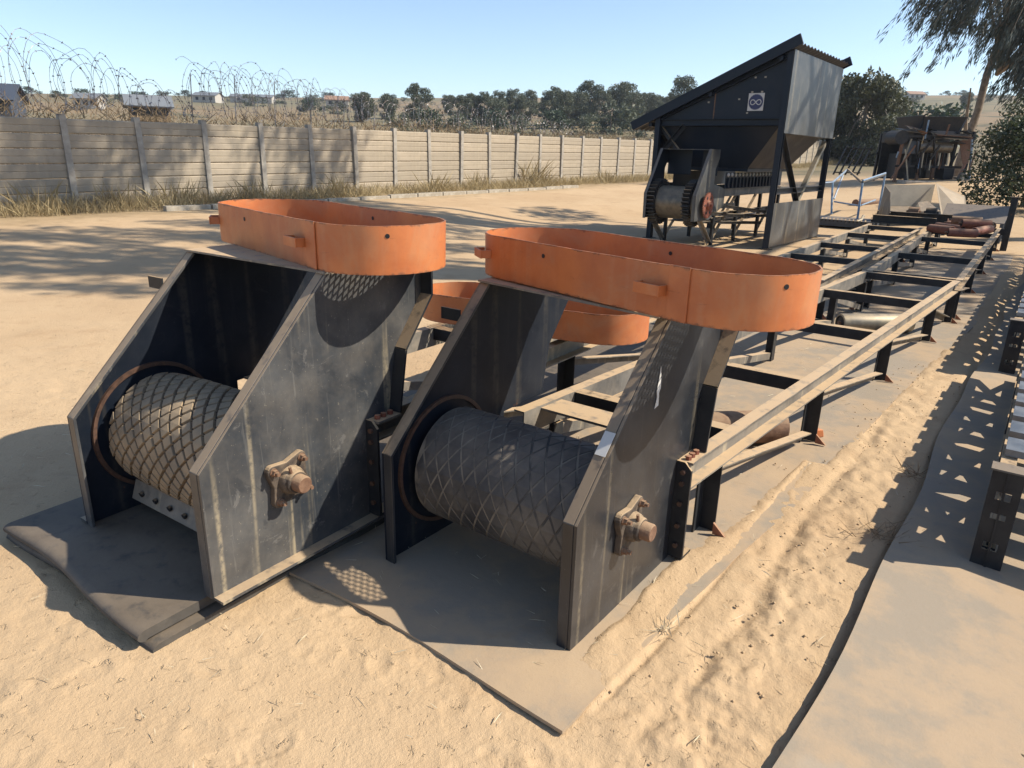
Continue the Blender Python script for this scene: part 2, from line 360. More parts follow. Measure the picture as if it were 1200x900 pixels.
def make_ground():
    fa = np.linspace(rad(-52), rad(52), 470); ba = np.linspace(rad(52), rad(308), 44)[1:-1]
    ang = np.concatenate([fa, ba])
    rs = [.25, .5, .8, 1.1]
    while rs[-1] < 7.5: rs.append(rs[-1]*1.0058)
    while rs[-1] < 30: rs.append(rs[-1]*1.016)
    while rs[-1] < 2500: rs.append(rs[-1]*1.05)
    rs = np.array(rs); A, R = np.meshgrid(ang, rs); X = R*np.sin(A); Y = R*np.cos(A)
    Z = terrain(X, Y)
    # fine relief: undulation, footprints, scuffs; hard trodden under the belts
    u_ = (X-BX)*math.cos(BA) - (Y-BY)*math.sin(BA); v_ = (X-BX)*math.sin(BA) + (Y-BY)*math.cos(BA)
    ua = (X-AX)*math.cos(AA) - (Y-AY)*math.sin(AA); va = (X-AX)*math.sin(AA) + (Y-AY)*math.cos(AA)
    fade = np.clip((26 - R)/18, 0, 1)
    D = .030*fbm(X*1.1, Y*1.1, 3, 3) + .012*fbm(X*4.3, Y*4.3, 9, 4) + (.004 + .016*np.clip(fbm(X*.9, Y*.9, 61, 3)*4, 0, 1))*np.abs(fbm(X*12, Y*12, 21, 4))*1.6 - .030*np.clip(fbm(X*7.5, Y*7.5, 71, 4) - .13, 0, 1)*np.clip((9-R)/3, 0, 1)
    strip = np.exp(-((u_-1.36)/.17)**2) * np.clip((v_+.9)/.8, 0, 1)
    D += strip * (.045*fbm(u_*9, v_*6, 31, 3) + .030*fbm(u_*24, v_*18, 33, 3) + .004)
    rg = np.random.default_rng(5)
    px = rg.uniform(-3.4, 3.4, 1500); py = rg.uniform(.9, 8.0, 1500)
    near = R < 9.5
    xs, ys, ds = X[near], Y[near], D[near]
    for i in range(1500):
        a = rg.uniform(0, math.pi); L = rg.uniform(.012, .065); W_ = L*rg.uniform(.4, .8); dep = rg.uniform(.06, .20)*W_*(.45 if i % 3 else 1)
        dx = xs - px[i]; dy = ys - py[i]; w = np.abs(dx) + np.abs(dy) < .3
        c, s = math.cos(a), math.sin(a); e = ((dx[w]*c + dy[w]*s)/L)**2 + ((-dx[w]*s + dy[w]*c)/W_)**2
        ds[w] += dep * (-np.exp(-e*1.2) + .75*np.exp(-((np.sqrt(e)-1.45)/.35)**2))
    # shoe prints: sole and heel with tread bars and a pushed-up rim
    prints = [(-1.35,1.75,.5), (-1.15,2.02,.6), (-.72,1.52,1.1), (-.38,1.62,.9), (-.05,1.42,.2), (.22,1.30,.4), (.55,1.22,-.3), (.78,1.40,-.2), (.95,1.62,.5), (1.15,1.95,.6), (-1.75,2.25,-.2), (-2.1,2.0,.1), (-.95,1.40,2.2), (.42,1.62,1.3), (1.45,2.35,.65), (1.72,2.72,.6), (-2.45,2.6,.8), (-2.3,3.3,.4), (-3.0,4.2,.5), (-2.6,4.6,.9)]
    for (qx, qy, a) in prints[::2] + [(p_[0]+.4, p_[1]+1.1, p_[2]+.8) for p_ in prints[1::3]]:
        c, s = math.cos(a), math.sin(a); dx = xs-qx; dy = ys-qy; w = np.abs(dx)+np.abs(dy) < .4
        t = dx[w]*s + dy[w]*c; l = dx[w]*c - dy[w]*s
        wid = .047 - .012*np.clip((.02-t)/.08, 0, 1) + .006*np.clip(t/.1, 0, 1)
        e = np.sqrt((t/.125)**4 + (l/(wid*.9))**4) + .5*fbm(xs[w]*18, ys[w]*18, 95, 2); ins = np.clip((1.08-e)/.16, 0, 1); rim = np.exp(-((e-1.32)/.22)**2)
        brk = np.clip(.5 + 3.0*fbm(xs[w]*14, ys[w]*14, 91, 3), 0, 1); ds[w] = ds[w]*(1-.35*ins*brk) + ins*brk*(-.0060 + .0010*np.sin(t*230)) + rim*.0030*brk
    D[near] = ds
    # wheel rut running past the machines
    rut = np.exp(-((u_-1.27-.02*np.sin(v_*3))/.035)**2) * np.clip((v_+.2)/.4, 0, 1) * np.clip((4.5-v_)/2, 0, 1)
    D -= .016*rut
    trk = np.exp(-((u_ - 1.45 + .30*(v_+.1))/.07)**2) * np.clip((v_+.9)/.3, 0, 1)*np.clip((.6-v_)/.3, 0, 1)
    D += trk*.0022*np.sin(v_*130)
    Z = Z + D*fade
    def under(u, v, u0, u1, v0, v1, e=.035):
        return np.clip((u-u0)/e, 0, 1)*np.clip((u1-u)/e, 0, 1)*np.clip((v-v0)/e, 0, 1)*np.clip((v1-v)/e, 0, 1)
    ue = 1.06 + .055*np.clip(v_,0,7)*np.clip(v_/1.5,0,1); lapn = .10*fbm(v_*2.6, u_*2.6, 5, 3); ulap = np.where(v_ < 2.2, np.minimum(ue, .955 + lapn + .10*np.clip(v_-1.0,0,1.2) + .13*np.clip((-.02-v_)/.2,0,1)), ue)
    m = np.maximum(under(u_, v_, -.30, ulap, -.27, 14.5), under(ua, va, -.30, .86, -.18, 5.8))
    m = np.maximum(m, under(u_, v_, 1.60, 3.5, -2.3, 14.5))
    # ground under the belts stays below them; sand laps over the right edge of the middle belt
    Z = np.where(m > 0, Z*(1-m) + m*(-.020), Z)
    lap = np.clip((u_-ulap)/.05, 0, 1)*np.clip((1.09-u_)/.03, 0, 1)*np.clip((v_+.12)/.2, 0, 1)*np.clip((2.4-v_)/.4, 0, 1)
    Z = Z + lap*(.010 + .014*(fbm(X*10, Y*10, 41, 3)) - Z*.5)
    ridge = np.exp(-((u_-1.082-.012*np.sin(v_*2.3))/.010)**2)*np.clip((v_+.2)/.1, 0, 1)*np.clip((2.6-v_)/.5, 0, 1); Z += ridge*.004 - .010*np.exp(-((u_-1.105-.012*np.sin(v_*2.3))/.012)**2)*np.clip((v_+.2)/.1, 0, 1)*np.clip((2.6-v_)/.5, 0, 1)
    bank = np.exp(-((u_-.93)/.05)**2)*np.clip((v_-.02)/.1, 0, 1)*np.clip((.95-v_)/.2, 0, 1)
    Z += bank*.022*(.8+fbm(X*11, Y*11, 47, 2))
    Z = np.maximum(Z, -.03) if False else Z
    nr, na = X.shape
    V = np.stack([X, Y, Z], -1).reshape(-1, 3)
    i = np.arange(nr-1)[:,None]*na; j = np.arange(na)[None]; j2 = (j+1) % na
    F = np.stack([i+j, i+j2, i+na+j2, i+na+j], -1).reshape(-1, 4)[:, ::-1]
    m_ = bpy.data.materials.new('sandy_ground'); m_.use_nodes = True; nt = m_.node_tree; b = nt.nodes['Principled BSDF']
    tc = nd(nt, 'ShaderNodeTexCoord').outputs['Object']
    n1 = noise(nt, tc, .35, 4, .6, .3); n2 = noise(nt, tc, 2.6, 5, .62); n3 = noise(nt, tc, 55, 4, .65); n4 = noise(nt, tc, 300, 2, .6)
    c = mix(nt, ramp(nt, n1, .35, .65), (.490,.350,.208), (.435,.300,.172))
    c = mix(nt, mathn(nt, 'MULTIPLY', ramp(nt, n2, .5, .72), .45), c, (.345,.225,.122))
    c = mix(nt, mathn(nt, 'MULTIPLY', ramp(nt, n3, .62, .75), .35), c, (.29,.20,.115))
    c = mix(nt, mathn(nt, 'MULTIPLY', ramp(nt, noise(nt, tc, 75, 3, .6), .70, .76), .5), c, (.16,.11,.065))
    # distance from the wall: dry grass soil at its foot, veld beyond
    sp = nd(nt, 'ShaderNodeSeparateXYZ'); nt.links.new(tc, sp.inputs[0])
    L = float(np.linalg.norm(WD)); nx, ny = -WD[1]/L, WD[0]/L
    dist = mathn(nt, 'ADD', mathn(nt, 'ADD', mathn(nt, 'MULTIPLY', sp.outputs[0], nx), mathn(nt, 'MULTIPLY', sp.outputs[1], ny)), -(WP0[0]*nx + WP0[1]*ny))
    dn = mathn(nt, 'ADD', dist, mathn(nt, 'MULTIPLY', mathn(nt, 'SUBTRACT', n2, .5), 2.5))
    c = mix(nt, mathn(nt, 'MULTIPLY', ramp(nt, dn, -3.2, -.8), .85), c, (.235,.175,.095))
    v1 = noise(nt, tc, .010, 6, .65, .4); v2 = noise(nt, tc, .09, 5, .65)
    vc = mix(nt, ramp(nt, v1, .40, .60), (.23,.165,.095), (.175,.15,.085)); vc = mix(nt, ramp(nt, v2, .52, .68), vc, (.085,.085,.050))
    rad_ = nd(nt, 'ShaderNodeVectorMath', operation='LENGTH'); nt.links.new(tc, rad_.inputs[0])
    far_ = ramp(nt, mathn(nt, 'ADD', rad_.outputs['Value'], mathn(nt, 'MULTIPLY', n2, 8.0)), 36.0, 50.0)
    c = mix(nt, mathn(nt, 'MAXIMUM', ramp(nt, dn, 1.0, 4.0), far_), c, vc)
    nt.links.new(c, b.inputs['Base Color']); b.inputs['Roughness'].default_value = .92; b.inputs['Specular IOR Level'].default_value = .2
    bp = nd(nt, 'ShaderNodeBump'); bp.inputs['Strength'].default_value = .75; bp.inputs['Distance'].default_value = .012
    pit = ramp(nt, noise(nt, tc, 22, 4, .7, .6), .60, .70); hgt = mathn(nt, 'SUBTRACT', mathn(nt, 'ADD', mathn(nt, 'MULTIPLY', n3, .55), mathn(nt, 'MULTIPLY', n4, .22)), mathn(nt, 'MULTIPLY', pit, .55)); nt.links.new(hgt, bp.inputs['Height']); nt.links.new(bp.outputs[0], b.inputs['Normal'])
    me = raw_mesh('ground', V, F, m_, True)
    return tag(obj('ground', me), kind='structure')
make_ground()

# ------------------------------------------------------------------ belts lying on the sand
def sheet(name, u0, u1, v0, v1, fn, z0, th, mat_, nu, nv, edge=None, frame_=None, label=None, cat='rubber belt'):
    """a flexible belt: fn(u, v) -> extra height; edge(v) shifts"""
    vs = []; 
    for lay in (0, 1):
        for j in range(nv+1):
            for i in range(nu+1):
                u = u0 + (u1-u0)*i/nu; v = v0 + (v1-v0)*j/nv
                du, dv = edge(i/nu, j/nv, u, v) if edge else (0, 0)
                vs.append((u+du, v+dv, z0 + fn(u, v) + (th if lay else 0)))
    N = (nu+1)*(nv+1); fs = []
    g = lambda i, j, l: l*N + j*(nu+1) + i
    for j in range(nv):
        for i in range(nu):
            fs.append((g(i,j,1), g(i+1,j,1), g(i+1,j+1,1), g(i,j+1,1))); fs.append((g(i,j+1,0), g(i+1,j+1,0), g(i+1,j,0), g(i,j,0)))
    for i in range(nu): fs.append((g(i,0,0), g(i+1,0,0), g(i+1,0,1), g(i,0,1))); fs.append((g(i+1,nv,0), g(i,nv,0), g(i,nv,1), g(i+1,nv,1)))
    for j in range(nv): fs.append((g(0,j+1,0), g(0,j,0), g(0,j,1), g(0,j+1,1))); fs.append((g(nu,j,0), g(nu,j+1,0), g(nu,j+1,1), g(nu,j,1)))
    mb = MB(); mb.add(vs, fs)
    o = mb.build(name, mat_, None, smooth=True)
    o.location = frame_[:2] + (0,); o.rotation_euler = (0, 0, -frame_[2])
    return tag(o, label, cat)
sheet('rubber_belt', -.31, 1.08, -.30, 14.6, lambda u, v: (.008+.014*max(0, .5+.5*math.sin(u*5+2)))*max(0, 1-abs(v+.30)/.35) + .004*math.sin(v*1.9+u), -.010, .013, M_BELT, 14, 160,
      lambda a, b, u, v: ((.015*math.sin(v*1.1) + (.055*min(7.0, max(0, v))*min(1, max(0, v)/1.5) if a == 1 else 0)) if a in (0, 1) else 0, .022*math.sin(u*4) if b == 0 else 0), (BX, BY, BA),
      'long flat rubber belt dusted with sand under the middle conveyor')
def right_edge(a, b, u, v):
    return ((.02*math.sin(v*1.3) + .012*math.sin(v*3.7) + .012*v - .01 if a == 0 else 0), 0)
sheet('rubber_belt', 1.615, 3.45, -2.2, 14.0, lambda u, v: .030*max(0, 1-(u-1.6)/.5) + .006*math.sin(v*2.2)*max(0, 1-(u-1.6)/.6), .0, .016, M_BELT, 10, 130, right_edge, (BX, BY, BA),
      'wide sand covered rubber belt at lower right under the lattice frames')
def folded_belt():
    root = thing('rubber_belt', 'dark folded rubber belt doubled under the left conveyor head', 'rubber belt', (AX, AY, 0), -AA)
    def lay(name, s0, s1, u0, u1, z0, z1, skew, rx):
        mb = MB(); nseg = 8; prof = []
        r = (z1-z0)/2
        for k in range(nseg+1):
            t = math.pi/2 + math.pi*k/nseg; prof.append((u0 + r + r*1.6*math.cos(t), z0 + r + r*math.sin(t)))
        prof = [(u1, z1)] + prof + [(u1, z0)]
        n = 14; m = len(prof); vs = []; fs = []
        for i in range(n+1):
            s = s0 + (s1-s0)*i/n
            for (u, z) in prof:
                sag = .010*math.sin(s*5+skew*3) if u < .1 else 0
                vs.append((s, u + skew*(s-s0) + .012*math.sin(s*6+rx), z + (sag if z > z0+.001 else 0)))
        for i in range(n):
            for k in range(m): fs.append((i*m+k, i*m+(k+1)%m, (i+1)*m+(k+1)%m, (i+1)*m+k))
        fs.append(tuple(range(m-1,-1,-1))); fs.append(tuple(range(n*m, n*m+m)))
        mb.add(vs, fs); o = mb.build(name, M_MAT_A, root, smooth=True); return o
    lay('lower_layer', -.30, .885, -.17, 5.5, -.012, .036, -.03, 0)
    lay('upper_layer', -.285, .845, -.185, 1.3, .037, .081, -.045, 1.0)
folded_belt()

# ------------------------------------------------------------------ conveyors
HW, TH = .896, .054
H1, U2, H2 = .482, .589, 1.076
PROF = [(0,0), (0,H1), (U2,H2), (1.12,H2), (1.12,.93), (.95,.72), (.905,.45), (.765,.44), (.765,0)]
PROF_L = [(0,0), (0,H1), (U2,H2), (1.29,H2), (1.29,.90), (1.13,.70), (1.08,.45), (.765,.44), (.765,0)]
DC, DZ, DR = .352, .345, .238
def strip_along(mb, pts, width_s0, width_s1, t, inward):
    """flat bar following profile points (u,z), lying between s0 and s1"""
    for (a, b) in zip(pts[:-1], pts[1:]):
        a = Vector((a[0], a[1])); b = Vector((b[0], b[1])); d = (b-a).normalized(); n = Vector((d.y, -d.x))*inward
        q = [a, b, b + n*t, a + n*t]
        mb.prism([(p.x, p.y) for p in q], lambda u, z, s: (s, u, z), width_s0, width_s1)
def diamond_drum(root, s0, s1, R, da, dc, gap, hgt, m_core, m_lag, crown):
    core = MB(); prof = []; n = 10
    L = s1 - s0
    rr = lambda a: R*(1 - crown*(2*(a/L)-1)**2)
    prof = [(0, .03)] + [(L*i/n, rr(L*i/n)) for i in range(n+1)] + [(L, .03)]
    core.lathe((s0, DC, DZ), (1,0,0), prof, 64)
    drum = core.build('drum', m_core, root, smooth=True)
    C_ = 2*math.pi*R; nc = int(round(C_/dc)); dth = 2*math.pi/nc
    lag = MB(); na = int(L/da)+1; off = (L - na*da)/2
    for j in range(2*nc):
        for i in range(na+1):
            ac = off + (i + .5*(j % 2))*da; tc_ = j*dth/2
            gap_ = gap*random.uniform(.7, 1.35); ha = da/2 - gap_*.62; ht = dth/2 - gap_*.62*dc/da/R
            pts = [(ac-ha, tc_), (ac, tc_-ht), (ac+ha, tc_), (ac, tc_+ht)]
            pts = [(min(max(a, .004), L-.004), t) for a, t in pts]
            if pts[2][0]-pts[0][0] < da*.3: continue
            cc = (sum(p[0] for p in pts)/4, tc_)
            jit = random.uniform(-.0015, .0012)*hgt/.012*1.5
            def P(a, t, h): r = rr(a)+h; return (s0+a, DC - r*math.cos(t), DZ + r*math.sin(t))
            ins = [(cc[0]+(a-cc[0])*.90, cc[1]+(t-cc[1])*.90) for a, t in pts]
            vs = [P(a, t, -.002) for a, t in pts] + [P(a, t, hgt+jit) for a, t in ins] + [P(*cc, hgt+jit+.0004)]
            fs = [(k, (k+1)%4, 4+(k+1)%4, 4+k) for k in range(4)] + [(4+k, 4+(k+1)%4, 8) for k in range(4)]
            lag.add(vs, [tuple(reversed(f)) for f in fs])
    lg = lag.build('lagging', m_lag, drum)
    lg['kind'] = 'stuff'
    return drum
def bearing(root, side_s, sgn, rot):
    fl = MB(); h = .074; r = .024; pts = []
    for k in range(4):
        a0 = math.pi/4 + k*math.pi/2
        cx, cy = h*math.sqrt(2)*.86*math.cos(a0), h*math.sqrt(2)*.86*math.sin(a0)
        for t in np.linspace(-.8, .8, 5): pts.append((cx + r*math.cos(a0+t), cy + r*math.sin(a0+t)))
        am = a0 + math.pi/4; pts.append((h*1.0*math.cos(am), h*1.0*math.sin(am)))
    c, s = math.cos(rot), math.sin(rot)
    pts = [(x*c-y*s, x*s+y*c) for x, y in pts]
    sp = side_s
    fn = lambda u, z, t: (sp + sgn*t, DC - .012 + u, DZ + z)
    if sgn < 0: pts = pts[::-1]
    fl.prism(pts, fn, .0, .026)
    f = fl.build('bearing_flange', M_BEARING, root, bevel=.004)
    hs = MB(); hs.lathe((sp, DC-.012, DZ), (sgn,0,0), [(.024,.056),(.038,.054),(.050,.050),(.054,.045),(.066,.044),(.070,.040),(.070,.033)], 24)
    hs.build('housing', M_BEARING, f, smooth=True)
    sh = MB(); sh.lathe((sp, DC-.012, DZ), (sgn,0,0), [(.03,.0345),(.104,.0330),(.109,.029),(.109,.0005)], 20); sh.build('shaft', M_RUST, f, smooth=True)
    gn = MB(); gn.cyl((sp+sgn*.056, DC-.03, DZ+.040), (sp+sgn*.056, DC-.035, DZ+.066), .006, 8); gn.build('grease_nipple', M_RUST, f)
    for k in range(4):
        a0 = math.pi/4 + k*math.pi/2 + rot; cu, cz = h*1.216*math.cos(a0), h*1.216*math.sin(a0)
        b = MB(); p = Vector((sp, DC-.012+cu, DZ+cz)); d = Vector((sgn,0,0))
        b.cyl(p + d*.026, p + d*.031, .016, 14); b.cyl(p + d*.031, p + d*.045, .0130, 6); b.cyl(p + d*.045, p + d*.058, .0075, 10)
        b.build('bolt', M_RUST, f)
    return f
def rail_frame(root, rails, z, bars, legs, first_leg_short=False, mrail=None, mbar=None, zg=0.0, bar_plate=None, h=.12):
    """rails: ((s0,u0),(s1,u1)) left and right top inner lines; bars, legs: u positions"""
    mrail = mrail or M_RAIL; mbar = mbar or M_STEEL
    (l0, l1), (r0, r1) = rails
    lin = lambda p, q, u: p[0] + (q[0]-p[0])*(u-p[1])/(q[1]-p[1])
    rl = MB(); rl.channel((l0[0], l0[1], z-h/2), (l1[0], l1[1], z-h/2), .062, h, .008, side=-1); rl.build('side_rail', mrail, root)
    rr_ = MB(); rr_.channel((r0[0], r0[1], z-h/2), (r1[0], r1[1], z-h/2), .062, h, .008, side=1); rr_.build('side_rail', mrail, root)
    for u in bars:
        b = MB(); b.angle((lin(l0, l1, u)+.029, u, z-.040), (lin(r0, r1, u)-.029, u, z-.040), .075, .009, side=-1); b.build('cross_bar', mbar, root)
    for i, u in enumerate(legs):
        for sgn, (p0, p1) in ((-1, (l0, l1)), (1, (r0, r1))):
            s = lin(p0, p1, u); g = MB(); g.angle((s - sgn*.01, u, zg), (s - sgn*.01, u, z-h-.001), .078, .008, upv=(0,1,0), side=-sgn)
            g.build('leg', mbar, root)
            if i+1 < len(legs):
                u2 = legs[i+1]; s2 = lin(p0, p1, u2)
                d = MB(); d.angle((s - sgn*.012, u+.05, z-h-.05), (s2 - sgn*.012, u2-.05, zg+.05), .055, .007, side=sgn); d.build('brace', mrail, root)
            f = MB(); f.prism([(0,0),(.06,0),(0,.055)], lambda a, b, t, s=s, sgn=sgn, u=u: (s + sgn*(.034+a), u + t, zg + b + .006), -.006, .006); f.build('foot_gusset', M_OLDRED, root)
def conveyor(name, label, x, y, a, dz, m_plate, drumkind, feet):
    root = thing(name, label, 'conveyor', (x, y, dz), -a)
    for side in (0, 1):
        s0, s1 = ((0, .012) if side == 0 else (HW-.012, HW)); o = -1 if side == 0 else 1
        pf = PROF if side else PROF_L; p = MB(); p.prism(pf, lambda u, z, s: (s, u, z), s0, s1)
        pl = p.build('side_plate', m_plate if side else M_PLATE_SHADE, root, bevel=.0015)
        e = MB(); strip_along(e, [(-.002, 0), (-.002, H1+.001), (U2-.002, H2+.002)], *((.0125, TH) if side == 0 else (HW-TH, HW-.0125)), .012, 1); e.build('edge_flange', m_plate, pl, bevel=.002)
        e = MB(); strip_along(e, [(pf[3][0], H2-.003), pf[4], pf[5], (pf[6][0], .452)], *((-.062, -.0005) if side == 0 else (HW+.0005, HW+.062)), .011, 1); e.build('rear_flange', M_STEEL, pl)
        j = MB(); ss = (-.066, -.0008) if side == 0 else (HW+.0008, HW+.066)
        cut = .03
        poly = [(ss[0], .02), (ss[1], .02), (ss[1], .452), (ss[0], .452)]
        poly = ([(ss[0]+cut, .452), (ss[0], .452-cut)] + [poly[0], poly[1], poly[2]]) if side == 0 else ([poly[0], poly[1], (ss[1], .452-cut), (ss[1]-cut, .452), poly[3]])
        j.prism(poly, lambda s, z, u: (s, u, z), .752, .764); j.box((ss[0], .7645, .02), (ss[1], .84, .032)); jf = j.build('joint_flange', M_STEEL, pl)
        jt = MB(); jt.box((ss[0]+.002, .766, .440), (ss[1]-.002, .90, .451)); jt.build('joint_cap', M_RAIL, pl)
        for zz in (.08, .17, .27, .36, .41):
            b = MB(); c = (sum(ss)/2, .752, zz); b.cyl(c, (c[0], c[1]-.012, c[2]), .011, 6); b.build('bolt', M_OLDBOLT, jf)
        for uu in (.79, .825, .865):
            b = MB(); b.cyl((sum(ss)/2, uu, .451), (sum(ss)/2, uu, .468), .013, 6); b.build('bolt', M_REDRUST, jf)
        bearing(root, HW if side else 0, o, .14)
        if side == 0: t = MB(); t.box((-.105, .46, .925), (-.0005, .468, .975)); t.build('mesh_tab', M_STEEL, pl)
    # rust ring worn into the left plate round the drum end
    rg = MB(); n = 60
    for k in range(n):
        pass
    rg.lathe((.0125, DC, DZ), (1,0,0), [(0,.264),(.010,.264),(.012,.280),(0,.282)], 64); rg.build('end_ring', M_OLDBOLT, root, smooth=True)
    c = MB(); c.prism([(.0, U2-.010), (HW, U2-.010 if drumkind == 'block' else .455), (HW, 1.12), (.0, 1.12)], lambda a_, b_, t: (a_, b_, t), H2+.004, H2+.012); c.build('cover_plate', M_RAIL, root)
    
    d0, d1 = .062, HW-.062
    if drumkind == 'block': diamond_drum(root, d0, d1, DR, .070, .072, .0085, .012, M_CORE_A, M_LAG_A, .035)
    else: diamond_drum(root, d0, d1, DR, .066, .125, .0036, .0028, M_CORE_B, M_LAG_B, .006)
    # scraper angle with bolt holes at the foot of the drum
    if drumkind == 'block':
      sc = MB(); sc.beam((.056, .19, .105), (HW-.056, .19, .105), .010, .085, (0, .35, 1)); sa = sc.build('scraper_bar', M_RAIL, root)
    for k in range(7 if drumkind == 'block' else 0):
        b = MB(); s = .13 + k*.105; b.cyl((s, .183, .105), (s, .172, .102), .012, 10); b.build('bolt', M_DARK, sa)
    cp = MB(); cp.box((.075, .93, .425), (HW-.075, 1.10, .437)); cp.build('cross_plate', M_RAIL, root)
    return root
cA = conveyor('belt_conveyor', 'left conveyor head with pale block drum and orange hoop on top', AX, AY, AA, .083, M_PLATE_A, 'block', True)
rail_frame(cA, (((.03,.80),(.03,5.6)), ((.866,.80),(.866,5.6))), .45, (1.02, 2.2, 3.4, 4.6, 5.5), (1.15, 2.5, 4.0, 5.4), zg=-.045)
fa_ = MB(); fa_.box((HW+.0008, .0, .0), (HW+.052, .76, .011)); fa_.build('foot_angle', M_PLATE_A, cA)
fb_ = MB(); fb_.box((-.052, .0, .0), (-.0008, .76, .011)); fb_.build('foot_angle', M_PLATE_A, cA)
cB = conveyor('belt_conveyor', 'middle conveyor head with black diamond grooved drum nearest the camera', BX, BY, BA, 0.0, M_PLATE_B, 'diamond', False)
rail_frame(cB, (((.075,.80),(.345,6.95)), ((.925,.775),(1.235,6.95))), .45, (1.25, 2.26, 3.80, 5.40, 6.92), (1.06, 2.47, 4.12, 5.80, 6.90), zg=.004)
st = MB(); P0 = Vector((HW-.030, .204, .6915)); dsl = Vector((0, U2, H2-H1)).normalized(); nsl = Vector((0, -dsl.z, dsl.y))
for k in (0,): st.beam(P0 - dsl*.045 + nsl*.0035, P0 + dsl*.045 + nsl*.0035, .040, .0015, nsl)
st.build('paper_sticker', M_WHITE, cB)
tp = MB(); tp.prism([(.49,.745),(.520,.750),(.517,.80),(.527,.815),(.521,.86),(.513,.90),(.506,.855),(.496,.81),(.503,.785)], lambda u, z, s: (s, u, z), HW+.0015, HW+.0030); tp.build('torn_label', M_WHITE, cB)

# second frame sections further back
f2 = thing('conveyor_bed', 'far ladder frame in line behind the middle conveyor, rollers piled on it', 'conveyor frame', (BX, BY, 0), -BA)
rail_frame(f2, (((.37,7.02),(.07,15.2)), ((1.245,7.02),(1.11,15.2))), .45, (7.1, 9.2, 11.95, 13.6, 15.1), (7.15, 9.2, 11.3, 13.4, 15.1), zg=.004)
f3 = thing('conveyor_bed', 'far ladder frame behind the left conveyor, beside the hopper', 'conveyor frame', (BX, BY, 0), -BA)
rail_frame(f3, (((-.71,5.9),(-.98,14.0)), ((.135,5.9),(-.06,14.0))), .45, (6.0, 7.95, 9.65, 11.67, 13.6), (6.1, 8.0, 9.9, 11.8, 13.7), zg=.004)

# ------------------------------------------------------------------ orange hoops with a mesh floor
def hoop_path(L, W, n=20):
    r = W/2; a = L/2 - r; pts = []
    for k in range(n+1): t = -math.pi/2 + math.pi*k/n; pts.append((a + r*math.cos(t), r*math.sin(t)))
    for k in range(1, 12): pts.append((a - 2*a*k/12, r))
    for k in range(n+1): t = math.pi/2 + math.pi*k/n; pts.append((-a + r*math.cos(t), r*math.sin(t)))
    for k in range(1, 12): pts.append((-a + 2*a*k/12, -r))
    return pts
HL, HWD, HH = 1.518, .530, .176
def ring_wall(L, W, z0, z1, t):
    mb = MB(); o = hoop_path(L, W); i = hoop_path(L-2*t, W-2*t); n = len(o); vs = []; fs = []
    wv = lambda k, z: (.0007*math.sin(k*1.7)+.0008*math.sin(k*.6+1)) if z == z1 else 0
    for q in (o, i):
        for z in (z0, z1): vs += [(x + .0006*math.sin(k*.9)*(z/HH), y + .0010*math.sin(k*.7+z*20), z + wv(k, z)) for k, (x, y) in enumerate(q)]
    for k in range(n):
        j = (k+1) % n
        fs += [(k, j, n+j, n+k), (2*n+j, 2*n+k, 3*n+k, 3*n+j), (n+k, n+j, 3*n+j, 3*n+k), (j, k, 2*n+k, 2*n+j)]
    mb.add(vs, fs); return mb
